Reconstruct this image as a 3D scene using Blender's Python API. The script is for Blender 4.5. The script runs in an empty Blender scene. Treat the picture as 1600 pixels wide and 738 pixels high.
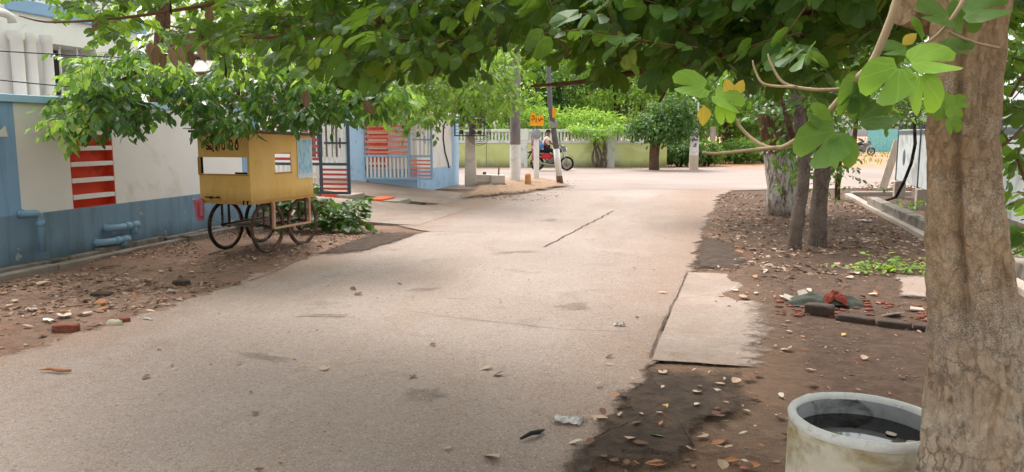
import bpy, math, random
import numpy as np
from mathutils import Vector, Matrix, noise as mnoise

random.seed(7)
RNG = np.random.default_rng(11)
S = bpy.context.scene
COL = S.collection
PI = math.pi

# ------------------------------------------------------------------ camera
CAM_H = 1.5
FPX = 1190.0
PITCH = math.atan(158 / 1190.0)
YAW = math.atan(.2382)
FW = (-math.sin(YAW), math.cos(YAW))
RT = (math.cos(YAW), math.sin(YAW))
cd = bpy.data.cameras.new('camera')
cd.sensor_width = 36
cd.lens = 36 * FPX / 1600
cd.clip_end = 900
cd.clip_start = .05
cam = bpy.data.objects.new('camera', cd)
COL.objects.link(cam)
cam.location = (0, 0, CAM_H)
cam.rotation_euler = (PI / 2 - PITCH, 0, YAW)
S.camera = cam


def ray(u, v):
    a = (u - 800) / FPX
    b = (369 - v) / FPX
    k = math.cos(PITCH) + b * math.sin(PITCH)
    z = -math.sin(PITCH) + b * math.cos(PITCH)
    return (a * RT[0] + k * FW[0], a * RT[1] + k * FW[1], z)


def G(u, v, z=0.0):
    d = ray(u, v)
    s = (z - CAM_H) / d[2]
    return Vector((d[0] * s, d[1] * s, z))


def at(u, v, D):
    d = ray(u, v)
    s = D / (d[0] * FW[0] + d[1] * FW[1])
    return Vector((d[0] * s, d[1] * s, CAM_H + d[2] * s))


# ------------------------------------------------------------------ tags
def tag(o, label=None, cat=None, group=None, kind=None):
    if label: o['label'] = label
    if cat: o['category'] = cat
    if group: o['group'] = group
    if kind: o['kind'] = kind
    return o


def thing(name, loc, label, cat, rz=0, group=None):
    o = bpy.data.objects.new(name, None)
    o.empty_display_size = .2
    COL.objects.link(o)
    o.location = loc
    o.rotation_euler = (0, 0, rz)
    return tag(o, label, cat, group)


def children(o):
    return [c for c in COL.objects if c.parent == o]


def copy_tree(o, parent=None):
    c = o.copy()
    COL.objects.link(c)
    if parent: c.parent = parent
    for ch in children(o):
        copy_tree(ch, c)
    return c


# ------------------------------------------------------------------ mesh builder
class MB:
    def __init__(self, M=None):
        self.v = []; self.f = []; self.sm = []; self.mi = []
        self.M = M or Matrix.Identity(4)
        self.m = 0

    def add(self, vs, fs, smooth=False):
        b = len(self.v)
        self.v += [tuple(self.M @ Vector(p)) for p in vs]
        self.f += [tuple(i + b for i in f) for f in fs]
        self.sm += [smooth] * len(fs)
        self.mi += [self.m] * len(fs)
        return self

    def box(self, x0, x1, y0, y1, z0, z1):
        vs = [(x, y, z) for z in (z0, z1) for y in (y0, y1) for x in (x0, x1)]
        return self.add(vs, [(0, 2, 3, 1), (4, 5, 7, 6), (0, 1, 5, 4), (2, 6, 7, 3), (0, 4, 6, 2), (1, 3, 7, 5)])

    def bar(self, a, b, w, d=None):
        """square bar from a to b"""
        a = Vector(a); b = Vector(b); d = d or w
        t = (b - a).normalized()
        up = Vector((0, 0, 1)) if abs(t.z) < .9 else Vector((0, 1, 0))
        s = t.cross(up).normalized(); n = s.cross(t)
        vs = [p + s * (w / 2 * i) + n * (d / 2 * j) for p in (a, b) for j in (-1, 1) for i in (-1, 1)]
        return self.add(vs, [(0, 1, 3, 2), (4, 6, 7, 5), (0, 4, 5, 1), (2, 3, 7, 6), (0, 2, 6, 4), (1, 5, 7, 3)])

    def tube(self, pts, r, n=8, cap=True, closed=False):
        pts = [Vector(p) for p in pts]
        k = len(pts)
        if not hasattr(r, '__len__'): r = [r] * k
        vs = []; fs = []
        prev = None
        for i, p in enumerate(pts):
            if closed:
                t = pts[(i + 1) % k] - pts[i - 1]
            else:
                t = pts[min(i + 1, k - 1)] - pts[max(i - 1, 0)]
            if t.length < 1e-9: t = Vector((0, 0, 1))
            t.normalize()
            if prev is None:
                a = Vector((1, 0, 0)) if abs(t.x) < .8 else Vector((0, 1, 0))
                s = t.cross(a).normalized()
            else:
                s = (prev - t * prev.dot(t)).normalized()
            prev = s
            q = t.cross(s)
            for j in range(n):
                an = 2 * PI * j / n
                vs.append(p + (s * math.cos(an) + q * math.sin(an)) * r[i])
        for i in range(k if closed else k - 1):
            for j in range(n):
                a = i * n + j; b = i * n + (j + 1) % n
                c = ((i + 1) % k) * n
                fs.append((a, b, c + (j + 1) % n, c + j))
        self.add(vs, fs, True)
        if cap and not closed:
            b = len(self.v) - len(vs)
            self.f += [tuple(range(b + n - 1, b - 1, -1)), tuple(b + (k - 1) * n + j for j in range(n))]
            self.sm += [False, False]; self.mi += [self.m] * 2
        return self

    def lathe(self, prof, n=24, c=(0, 0, 0), axis='z', smooth=True, jit=0):
        vs = []; fs = []
        for (r, h) in prof:
            for j in range(n):
                an = 2 * PI * j / n
                rr = r * (1 + jit * mnoise.noise((math.cos(an) * 2, math.sin(an) * 2, h * 4)))
                x, y = rr * math.cos(an), rr * math.sin(an)
                if axis == 'z': p = (c[0] + x, c[1] + y, c[2] + h)
                elif axis == 'y': p = (c[0] + x, c[1] + h, c[2] + y)
                else: p = (c[0] + h, c[1] + x, c[2] + y)
                vs.append(p)
        for i in range(len(prof) - 1):
            for j in range(n):
                fs.append((i * n + j, i * n + (j + 1) % n, (i + 1) * n + (j + 1) % n, (i + 1) * n + j))
        return self.add(vs, fs, smooth)

    def prism(self, poly, h0, h1, plane='xy'):
        n = len(poly)

        def mk(p, h):
            if plane == 'xy': return (p[0], p[1], h)
            if plane == 'xz': return (p[0], h, p[1])
            return (h, p[0], p[1])
        vs = [mk(p, h0) for p in poly] + [mk(p, h1) for p in poly]
        fs = [tuple(range(n - 1, -1, -1)), tuple(range(n, 2 * n))]
        fs += [(i, (i + 1) % n, n + (i + 1) % n, n + i) for i in range(n)]
        return self.add(vs, fs)

    def blob(self, c, rx, ry, rz, n=12, m=8, jit=.2, seed=0, flat=None):
        vs = []; fs = []
        for i in range(m + 1):
            th = PI * i / m
            for j in range(n):
                ph = 2 * PI * j / n
                d = Vector((math.sin(th) * math.cos(ph), math.sin(th) * math.sin(ph), math.cos(th)))
                k = 1 + jit * mnoise.noise(d * 1.7 + Vector((seed, seed * .7, 0)))
                z = c[2] + d.z * rz * k
                if flat is not None: z = max(z, flat)
                vs.append((c[0] + d.x * rx * k, c[1] + d.y * ry * k, z))
        for i in range(m):
            for j in range(n):
                fs.append((i * n + j, (i + 1) * n + j, (i + 1) * n + (j + 1) % n, i * n + (j + 1) % n))
        return self.add(vs, fs, True)

    def build(self, name, mat, parent=None, bevel=0, loc=None):
        me = bpy.data.meshes.new(name)
        me.from_pydata(self.v, [], self.f)
        me.polygons.foreach_set('use_smooth', self.sm)
        mats = mat if isinstance(mat, (list, tuple)) else [mat]
        for m in mats:
            if m: me.materials.append(m)
        if len(mats) > 1: me.polygons.foreach_set('material_index', self.mi)
        me.validate(); me.update()
        o = bpy.data.objects.new(name, me)
        COL.objects.link(o)
        if parent: o.parent = parent
        if loc is not None: o.location = loc
        if bevel:
            b = o.modifiers.new('bevel', 'BEVEL')
            b.width = bevel; b.segments = 2; b.limit_method = 'ANGLE'; b.angle_limit = .6
        return o


# ------------------------------------------------------------------ materials
def lin(h):
    if not isinstance(h, str): return tuple(h)
    h = h.lstrip('#')
    out = []
    for i in (0, 2, 4):
        c = int(h[i:i + 2], 16) / 255
        out.append(c / 12.92 if c <= .04045 else ((c + .055) / 1.055) ** 2.4)
    return tuple(out)


class N:
    """small node-tree helper"""
    def __init__(self, name):
        self.mat = bpy.data.materials.new(name)
        self.mat.use_nodes = True
        self.nt = self.mat.node_tree
        self.p = self.nt.nodes['Principled BSDF']
        self.out = self.nt.nodes['Material Output']
        tc = self.nt.nodes.new('ShaderNodeTexCoord')
        self.co = tc.outputs['Object']

    def new(self, t, **kw):
        n = self.nt.nodes.new(t)
        for k, v in kw.items(): setattr(n, k, v)
        return n

    def link(self, a, b):
        self.nt.links.new(a, b)

    def scaled(self, s):
        m = self.new('ShaderNodeMapping')
        m.inputs['Scale'].default_value = s if hasattr(s, '__len__') else (s, s, s)
        self.link(self.co, m.inputs['Vector'])
        return m.outputs['Vector']

    def noise(self, scale, detail=4, rough=.55, dist=0, co=None):
        n = self.new('ShaderNodeTexNoise')
        self.link(co or self.scaled(scale), n.inputs['Vector'])
        n.inputs['Scale'].default_value = 1 if co is None else scale
        n.inputs['Detail'].default_value = detail
        n.inputs['Roughness'].default_value = rough
        n.inputs['Distortion'].default_value = dist
        return n.outputs['Fac']

    def voro(self, scale, feature='F1', out='Distance', rnd=1):
        n = self.new('ShaderNodeTexVoronoi', feature=feature)
        self.link(self.scaled(scale), n.inputs['Vector'])
        n.inputs['Scale'].default_value = 1
        n.inputs['Randomness'].default_value = rnd
        return n.outputs[out]

    def ramp(self, fac, a, b, va=0., vb=1.):
        n = self.new('ShaderNodeMapRange')
        self.link(fac, n.inputs['Value'])
        n.inputs['From Min'].default_value = a; n.inputs['From Max'].default_value = b
        n.inputs['To Min'].default_value = va; n.inputs['To Max'].default_value = vb
        return n.outputs['Result']

    def math(self, op, a, b=None):
        n = self.new('ShaderNodeMath', operation=op)
        for i, x in enumerate((a, b)):
            if x is None: continue
            if isinstance(x, (int, float)): n.inputs[i].default_value = x
            else: self.link(x, n.inputs[i])
        return n.outputs[0]

    def mix(self, fac, a, b, mode='MIX'):
        n = self.new('ShaderNodeMix', data_type='RGBA', blend_type=mode)
        n.clamp_factor = True
        for i, x in ((0, fac), (6, a), (7, b)):
            if isinstance(x, (int, float)): n.inputs[i].default_value = x
            elif isinstance(x, (tuple, str)): n.inputs[i].default_value = (*lin(x), 1)
            else: self.link(x, n.inputs[i])
        return n.outputs[2]

    def sep(self, what='Z'):
        n = self.new('ShaderNodeSeparateXYZ')
        self.link(self.co, n.inputs[0])
        return n.outputs[what]

    def bump(self, h, strength=.5, dist=.02):
        n = self.new('ShaderNodeBump')
        n.inputs['Strength'].default_value = strength
        n.inputs['Distance'].default_value = dist
        self.link(h, n.inputs['Height'])
        self.link(n.outputs[0], self.p.inputs['Normal'])

    def base(self, c):
        if isinstance(c, (tuple, str)): self.p.inputs['Base Color'].default_value = (*lin(c), 1)
        else: self.link(c, self.p.inputs['Base Color'])

    def set(self, rough=.8, metal=0., spec=.3):
        self.p.inputs['Roughness'].default_value = rough
        self.p.inputs['Metallic'].default_value = metal
        self.p.inputs['Specular IOR Level'].default_value = spec
        return self.mat


def fade_out(n, lo=.36, hi=.56, scale=5.):
    """a thin spread layer breaks up towards its rim and lets the ground below show"""
    a = n.new('ShaderNodeAttribute'); a.attribute_name = 'cover'
    f = n.math('ADD', a.outputs['Fac'], n.math('MULTIPLY', n.math('SUBTRACT', n.noise(scale, 7, .7), .5), 1.1))
    f = n.ramp(f, lo, hi)
    t = n.new('ShaderNodeBsdfTransparent'); m = n.new('ShaderNodeMixShader')
    n.link(f, m.inputs[0]); n.link(t.outputs[0], m.inputs[1]); n.link(n.p.outputs[0], m.inputs[2])
    n.link(m.outputs[0], n.out.inputs['Surface'])


def sh(c, k):
    return tuple(min(1, x * k) for x in lin(c))


def plain(name, c, rough=.7, metal=0., var=.18, scale=6., bump=.15, bscale=40., spec=.3, stain=None, stain_amt=.5, stain_scale=3., bdist=.004):
    """a colour with mottling, optional stains of a second colour, fine bump"""
    n = N(name)
    f = n.noise(scale, 5, .6)
    col = n.mix(n.ramp(f, .3, .7), sh(c, 1 - var), sh(c, 1 + var))
    if stain:
        g = n.noise(stain_scale, 7, .68, .6)
        col = n.mix(n.ramp(g, .62 - .25 * stain_amt, .78 - .2 * stain_amt), col, stain)
    n.base(col)
    if bump: n.bump(n.noise(bscale, 4, .6), bump, bdist)
    return n.set(rough, metal, spec)


M = {}
M['white_wall'] = plain('white_wall', '#ecebe8', .85, var=.05, scale=1.5, bscale=60, stain='#b9b2a6', stain_amt=.15, stain_scale=1.2)
M['blue_trim'] = plain('blue_trim', '#8fb0d2', .7, var=.06, scale=2)
M['light_blue'] = plain('light_blue', '#a6c6e2', .75, var=.06, scale=2, stain='#7f93a2', stain_amt=.2)
M['red_recess'] = plain('red_recess', '#d8492e', .75, var=.1, scale=3, stain='#8f3a2a', stain_amt=.25)
M['orange_paint'] = plain('orange_paint', '#e46a48', .7, var=.1, scale=3)
M['pvc'] = plain('pvc', '#7e9fb4', .45, var=.08, scale=5, stain='#5d6a6e', stain_amt=.35, stain_scale=5, spec=.4)
M['hole_shade'] = plain('hole_shade', '#191919', .9, var=.1)  # near-black, paints the shade inside holes and gaps
M['concrete_old'] = plain('concrete_old', '#8a8076', .9, var=.16, scale=5, bump=.6, bscale=50, stain='#4c443c', stain_amt=.55, stain_scale=2.5, bdist=.01)
M['concrete_pale'] = plain('concrete_pale', '#a3968a', .9, var=.12, scale=4, bump=.4, bscale=60, stain='#8a7869', stain_amt=.4, stain_scale=2)
M['post_concrete'] = plain('post_concrete', '#cfc3b8', .9, var=.1, scale=4, bump=.3, stain='#a48f7e', stain_amt=.35)
M['grey_metal'] = plain('grey_metal', '#5a6068', .5, metal=.2, var=.1, scale=6, stain='#3f3a36', stain_amt=.3)
M['dark_metal'] = plain('dark_metal', '#24262a', .5, metal=.3, var=.2, scale=8, stain='#3b2a20', stain_amt=.35)
M['black_rubber'] = plain('black_rubber', '#1a1918', .85, var=.25, scale=9, stain='#6a5545', stain_amt=.4, stain_scale=6)
M['muddy_rubber'] = plain('muddy_rubber', '#4a3a31', .9, var=.25, scale=9, stain='#7d6554', stain_amt=.6, stain_scale=6)
M['rust'] = plain('rust', '#6b4a38', .8, metal=.2, var=.3, scale=12, stain='#33261f', stain_amt=.5, stain_scale=7)
M['steel'] = plain('steel', '#8f8a85', .45, metal=.8, var=.15, scale=10, stain='#5a4335', stain_amt=.4)
M['pink_tube'] = plain('pink_tube', '#c99b80', .6, var=.12, scale=8, stain='#8a5f48', stain_amt=.35)
M['white_paint'] = plain('white_paint', '#dcdad6', .75, var=.06, scale=4, stain='#a49c92', stain_amt=.3)
M['gate_white'] = plain('gate_white', '#dcd9da', .55, var=.05, scale=4)
M['gate_red'] = plain('gate_red', '#b04a44', .6, var=.1, scale=4)
M['gate_coral'] = plain('gate_coral', '#dd8276', .6, var=.08, scale=4)
M['gate_blue'] = plain('gate_blue', '#93b2d0', .55, var=.08, scale=4)
M['gate_slate'] = plain('gate_slate', '#3d4a57', .55, var=.1, scale=4)
M['brick'] = plain('brick', '#7d4737', .92, var=.25, scale=14, bump=.8, bscale=60, stain='#4d3a30', stain_amt=.5, stain_scale=8, bdist=.008)
M['brick_dark'] = plain('brick_dark', '#463a33', .95, var=.25, scale=12, bump=.8, bscale=50, stain='#6b4438', stain_amt=.3, stain_scale=8, bdist=.008)
M['heap_dark'] = plain('heap_dark', '#40342b', .95, var=.3, scale=16, bump=1, bscale=40)
M['cloth_green'] = plain('cloth_green', '#3c4038', .95, var=.25, scale=14, bump=.8, bscale=90)
M['cloth_red'] = plain('cloth_red', '#7c3a2c', .95, var=.25, scale=14, bump=.8, bscale=90)
M['towel'] = plain('towel', '#c4707e', .95, var=.15, scale=18, bump=.8, bscale=160)
M['paper'] = plain('paper', '#948f8a', .8, var=.06, scale=9)
M['black_paint'] = plain('black_paint', '#1e1a16', .7, var=.2)
M['orange_sign'] = plain('orange_sign', '#f0a01e', .6, var=.12, scale=12)
M['teal_sheet'] = plain('teal_sheet', '#7cc3c4', .5, var=.1, scale=3, stain='#6c9c98', stain_amt=.3)
M['sheet_white'] = plain('sheet_white', '#b9bdbd', .6, metal=.1, var=.08, scale=3, stain='#7b7a72', stain_amt=.4, stain_scale=2)
M['wood_pale'] = plain('wood_pale', '#b7a795', .85, var=.15, scale=(20, 20, 3), bump=.4)
M['wire'] = plain('wire', '#1d1d1f', .6, var=.1)
M['cyan_plastic'] = plain('cyan_plastic', '#1f9fc0', .4, var=.05)
M['glass_dark'] = plain('glass_dark', '#5c5452', .25, var=.2, scale=2, bump=0)
M['skin'] = plain('skin', '#7a5040', .6, var=.08, scale=12, bump=.05)
M['hair'] = plain('hair', '#15110f', .6, var=.2, scale=40)
M['shirt_cream'] = plain('shirt_cream', '#d9c3b2', .9, var=.08, scale=14)
M['shorts_navy'] = plain('shorts_navy', '#1d1c2a', .9, var=.15, scale=14)
M['sari_mauve'] = plain('sari_mauve', '#93657e', .9, var=.18, scale=14)
M['bag_blue'] = plain('bag_blue', '#3f86c8', .6, var=.1, scale=14)
M['bike_black'] = plain('bike_black', '#17171a', .3, var=.1, spec=.5)
M['bike_red'] = plain('bike_red', '#b3202a', .3, var=.1, spec=.5)
M['bike_grey'] = plain('bike_grey', '#6a6e72', .35, var=.1, spec=.5)
M['bike_silver'] = plain('bike_silver', '#a3a39f', .35, metal=.6, var=.08)
M['lamp_glass'] = plain('lamp_glass', '#d8dadb', .15, var=.03, bump=0, spec=.6)


def wall_mud(name, top, base_stain, z_lo, z_hi):
    n = N(name)
    col = n.mix(n.ramp(n.noise(1.3, 5), .3, .7), sh(top, .94), sh(top, 1.05))
    # old splash line near the foot of the wall and streaks with shapes of their own
    z = n.sep('Z')
    edge = n.math('ADD', z, n.math('MULTIPLY', n.noise((2, 2, 1.2), 6, .65), -(z_hi - z_lo) * 1.6))
    col = n.mix(n.ramp(edge, z_lo - (z_hi - z_lo) * .9, z_lo - (z_hi - z_lo) * .2, .85, 0), col, base_stain)
    st = n.noise((6, 6, .6), 6, .65)
    col = n.mix(n.ramp(st, .5, .7, 0, .4), col, base_stain)
    pt = n.noise(3.3, 6, .7)
    col = n.mix(n.ramp(pt, .64, .67, 0, .7), col, '#b0b4ae')
    n.base(col)
    n.bump(n.noise(30, 5, .6), .25, .006)
    return n.set(.85)


M['wall_blue'] = wall_mud('wall_blue', '#7892a5', '#4a565a', 0, .45)
M['wall_blue_pillar'] = wall_mud('wall_blue_pillar', '#86a8cb', '#55646c', 0, .35)
M['wall_cream'] = plain('wall_cream', '#e6e2dd', .85, var=.04, scale=1.1, bscale=60, stain='#c9c0b2', stain_amt=.15, stain_scale=1.0)


def mat_green_wall():
    n = N('green_wall')
    col = n.mix(n.ramp(n.noise(.7, 5), .3, .7), '#b4bc74', '#cdd496')
    col = n.mix(n.ramp(n.noise((.7, .7, .9), 7, .7, .8), .52, .6, 0, .85), col, '#c9cda4')
    col = n.mix(n.ramp(n.noise((.9, .9, .6), 6, .7, .4), .57, .72, 0, .8), col, '#979b5a')
    z = n.math('ADD', n.sep('Z'), n.math('MULTIPLY', n.noise((1.2, 1.2, .5), 5, .65), -.5))
    col = n.mix(n.ramp(z, -.2, .15, .8, 0), col, '#6d6a4a')
    n.base(col); n.bump(n.noise(20, 5), .3, .01)
    return n.set(.9)


M['green_wall'] = mat_green_wall()
M['balustrade'] = plain('balustrade', '#cfd2c8', .85, var=.08, scale=2, stain='#8f9384', stain_amt=.35)


def mat_yellow_panel():
    n = N('yellow_panel')
    col = n.mix(n.ramp(n.noise(2.2, 5, .6), .3, .7), '#e2b35a', '#ebc780')
    col = n.mix(n.ramp(n.noise((3, 3, 1.2), 6, .7, .5), .52, .8, 0, .6), col, '#b58a4c')
    col = n.mix(n.ramp(n.noise(5, 6, .7), .60, .72, 0, .5), col, '#d9b27c')
    col = n.mix(n.ramp(n.math('ADD', n.sep('Z'), n.math('MULTIPLY', n.noise((9, 9, 3), 6, .7), -.22)), .55, .72, .6, 0), col, '#94713f')
    col = n.mix(n.ramp(n.noise(22, 4, .7), .68, .74, 0, .6), col, '#7a5424')
    n.base(col); n.bump(n.noise((40, 40, 6), 4), .15, .003)
    return n.set(.6, 0, .35)


M['yellow_panel'] = mat_yellow_panel()
M['yellow_edge'] = plain('yellow_edge', '#b98a4c', .7, var=.15, scale=12)
M['asbestos'] = plain('asbestos', '#c4b7a4', .9, var=.1, scale=8, stain='#8e7d68', stain_amt=.5)
M['plank'] = plain('plank', '#6f6055', .9, var=.25, scale=(3, 14, 14), bump=.5, stain='#4a3c32', stain_amt=.4)


def mat_poster():
    n = N('poster')
    col = n.mix(n.ramp(n.noise((17, 17, 7), 5, .6, 1.2), .36, .66), '#6fabc6', '#b9d3de')
    z = n.sep('Z')
    low = n.ramp(z, .975, .985)
    low2 = n.mix(n.ramp(n.noise((60, 60, 90), 3), .55, .6, 0, .35), '#c9d3da', '#8fa9bd')
    n.base(n.mix(low, low2, col))
    return n.set(.5)


M['poster'] = mat_poster()


# ---- ground materials
def mat_soil():
    n = N('soil')
    a = n.noise(.55, 6, .62)
    b = n.noise(7, 6, .7)
    c = n.noise(60, 3, .6)
    col = n.mix(n.ramp(b, .3, .7), '#5f4a3d', '#7d6553')
    col = n.mix(n.ramp(a, .45, .62, 0, .6), col, '#8a6a54')
    x = n.sep('X')
    # the verge under the right-hand trees is darker leaf mould, the left one is paler trodden earth
    jig = n.math('MULTIPLY', n.noise(1.5, 5, .65), 1.2)
    left = n.ramp(n.math('ADD', x, jig), -3.4, -2.8, .9, 0)
    pale = n.mix(n.ramp(b, .3, .72), '#604b3e', '#8a6e5d')
    pale = n.mix(n.ramp(n.noise(1.1, 5, .65), .5, .66, 0, .7), pale, '#96796a')
    col = n.mix(left, col, pale)
    mould = n.mix(n.ramp(n.noise(9, 6, .7), .35, .65), '#3b2d25', '#5d493b')
    right = n.ramp(n.math('ADD', n.math('ADD', x, n.math('MULTIPLY', jig, -1)), n.math('MULTIPLY', n.sep('Y'), .03)), -.2, .5, 0, .85)
    col = n.mix(right, col, mould)
    col = n.mix(n.ramp(n.noise(.8, 6, .65, .3), .55, .68, 0, .55), col, '#7a5040')
    # beyond the cross street: reddish open ground
    y = n.sep('Y')
    far = n.ramp(n.math('ADD', y, n.math('MULTIPLY', x, -.238)), 33, 35)
    col = n.mix(far, col, n.mix(n.ramp(n.noise(.5, 5), .35, .65), '#a5765b', '#b68f74'))
    col = n.mix(n.ramp(c, .64, .74, 0, .6), col, '#94806e')
    col = n.mix(n.ramp(n.noise(34, 4, .7), .62, .7, 0, .7), col, '#33261f')
    n.base(col)
    h = n.math('ADD', n.math('MULTIPLY', n.noise(26, 6, .7), .7), n.math('MULTIPLY', n.noise(5, 4), .8))
    n.bump(h, 1., .035)
    return n.set(.95, 0, .2)


M['soil'] = mat_soil()


def mat_road():
    n = N('road_concrete')
    a = n.noise(.35, 6, .6)
    col = n.mix(n.ramp(a, .35, .65), '#94847d', '#aa9a92')
    col = n.mix(n.ramp(n.noise((.9, .22, 1), 6, .65, .3), .5, .68, 0, .6), col, '#8b7568')
    col = n.mix(n.ramp(n.noise(1.4, 6, .7, .5), .56, .70, 0, .6), col, '#72625a')
    # dust and soil washed on to the edges
    x = n.sep('X')
    jig = n.noise(1.3, 7, .7)
    e1 = n.ramp(n.math('ADD', x, n.math('MULTIPLY', jig, 1.9)), -.2, 1.0, 0, .75)
    col = n.mix(e1, col, '#8c6f5e')
    e2 = n.ramp(n.math('ADD', x, n.math('MULTIPLY', jig, -1.6)), -5.3, -4.7, .8, 0)
    col = n.mix(e2, col, '#927564')
    # exposed aggregate: small dark and pale specks
    sp = n.voro(95, 'F1')
    pk = n.noise(2.2, 4, .6)
    col = n.mix(n.math('MULTIPLY', n.ramp(sp, .12, .3, 1, 0), n.ramp(pk, .35, .6, .15, .75)), col, '#5d5047')
    col = n.mix(n.ramp(n.noise(17, 6, .75), .36, .66, .45, 0), col, '#84725f')
    col = n.mix(n.ramp(n.noise(5.5, 7, .75, .4), .60, .66, 0, .35), col, '#7d6b5d')
    col = n.mix(n.ramp(n.noise(120, 3, .6), .56, .68, 0, .7), col, '#c9bbae')
    col = n.mix(n.ramp(n.noise(42, 5, .75), .56, .63, 0, .6), col, '#64544a')
    n.base(col)
    h = n.math('ADD', n.math('MULTIPLY', n.noise(120, 4, .7), .5), n.noise(22, 5, .7))
    n.bump(h, 1., .02)
    fade_out(n, .3, .5, 4.)
    return n.set(.9, 0, .25)


M['road'] = mat_road()


def mat_slab(thin=False):
    n = N('slab_concrete')
    col = n.mix(n.ramp(n.noise(1.1, 6, .65), .35, .65), '#8b7b70', '#a08f84')
    col = n.mix(n.ramp(n.noise(3, 6, .7, .4), .54, .70, 0, .6), col, '#7c6858')
    col = n.mix(n.ramp(n.noise(80, 3), .62, .72, 0, .4), col, '#75655a')
    col = n.mix(n.ramp(n.noise(17, 6, .75), .36, .66, .4, 0), col, '#75655a')
    col = n.mix(n.ramp(n.noise(42, 5, .75), .56, .63, 0, .55), col, '#5f5047')
    col = n.mix(n.ramp(n.noise(1.6, 6, .7), .5, .68, 0, .6), col, '#8a6f5f')
    n.base(col); n.bump(n.noise(60, 5, .7), .6, .01)
    if thin: fade_out(n, .28, .60, 6.)
    return n.set(.9, 0, .25)


M['slab'] = mat_slab()
M['slab_thin'] = mat_slab(True)


def mat_street():
    n = N('street_surface')
    col = n.mix(n.ramp(n.noise(.25, 6, .6), .35, .65), '#84766f', '#95867e')
    col = n.mix(n.ramp(n.noise((.12, .6, 1), 5, .6), .5, .7, 0, .6), col, '#a58a7b')
    col = n.mix(n.ramp(n.noise(50, 4, .7), .58, .7, 0, .45), col, '#94857c')
    n.base(col); n.bump(n.noise(40, 5, .7), .3, .01)
    return n.set(.9, 0, .25)


M['street'] = mat_street()
def layer(name, a, b, c, rough, spec, lo, hi):
    n = N(name)
    col = n.mix(n.ramp(n.noise(8, 6, .7), .35, .65), a, b)
    col = n.mix(n.ramp(n.noise(3.2, 6, .7, .4), .52, .68, 0, .7), col, c)
    n.base(col)
    n.bump(n.math('ADD', n.math('MULTIPLY', n.noise(30, 6, .75), .6), n.noise(9, 4)), 1, .035)
    fade_out(n, lo, hi, 11.)
    return n.set(rough, 0, spec)


M['damp_soil'] = layer('damp_soil', '#3a2e26', '#54453a', '#66503f', .92, .2, .42, .74)
M['heap_soil'] = layer('heap_soil', '#8a6f59', '#a68a72', '#6f5a49', .95, .2, .35, .6)
M['joint'] = plain('joint', '#4a3d34', .95, var=.3, scale=12)
M['water'] = plain('water', '#0d0b09', .04, var=.2, scale=3, bump=.02, bscale=9, spec=.6)
M['ring_out'] = plain('ring_out', '#cfc6b2', .85, var=.12, scale=6, bump=.6, stain='#8f7b48', stain_amt=.6, stain_scale=4)
M['ring_in'] = plain('ring_in', '#98989a', .8, var=.2, scale=8, bump=.5, stain='#35342f', stain_amt=.55, stain_scale=7)
M['ring_rim'] = plain('ring_rim', '#d8d6d2', .75, var=.08, scale=12, bump=.8, bscale=30, stain='#8d8577', stain_amt=.2, stain_scale=26, bdist=.008)
M['grass'] = plain('grass', '#5f7a34', .8, var=.3, scale=4)


def mat_bark(name, a, b, crack, fleck, fl_amt, vs=1.0):
    n = N(name)
    co = n.scaled((1, 1, .4))
    f = n.noise(9 * vs, 6, .7, .4)
    col = n.mix(n.ramp(f, .32, .68), a, b)
    col = n.mix(n.ramp(n.noise(2.2 * vs, 5, .6), .42, .62, 0, .6), col, sh(b, .62))
    # flaking plates with dark cracks
    w = n.new('ShaderNodeTexVoronoi', feature='DISTANCE_TO_EDGE')
    wm = n.new('ShaderNodeVectorMath', operation='ADD')
    nz = n.new('ShaderNodeTexNoise'); n.link(n.scaled(14 * vs), nz.inputs['Vector']); nz.inputs['Scale'].default_value = 1; nz.inputs['Detail'].default_value = 5
    sc = n.new('ShaderNodeVectorMath', operation='SCALE'); sc.inputs['Scale'].default_value = .9
    n.link(nz.outputs['Color'], sc.inputs[0])
    n.link(n.scaled((26 * vs, 26 * vs, 15 * vs)), wm.inputs[0]); n.link(sc.outputs[0], wm.inputs[1])
    n.link(wm.outputs[0], w.inputs['Vector']); w.inputs['Scale'].default_value = 1
    patch = n.ramp(n.noise(3.1 * vs, 4, .6), .40, .62)
    cr = n.math('MULTIPLY', n.ramp(w.outputs['Distance'], .0, .09, 1, 0), patch)
    col = n.mix(n.math('MULTIPLY', cr, .85), col, crack)
    # pale lichen flecks in drifts
    fk = n.math('MULTIPLY', n.ramp(n.noise(120 * vs, 3, .6), .56, .64), n.ramp(n.noise(3.4 * vs, 5, .65), .62 - fl_amt * .25, .72 - fl_amt * .2))
    col = n.mix(fk, col, fleck)
    n.base(col)
    h = n.math('ADD', n.math('MULTIPLY', n.math('MULTIPLY', cr, -1), .9), n.math('MULTIPLY', n.noise((60 * vs, 60 * vs, 24 * vs), 6, .75), .9))
    n.bump(h, .9, .014)
    return n.set(.95, 0, .15)


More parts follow.
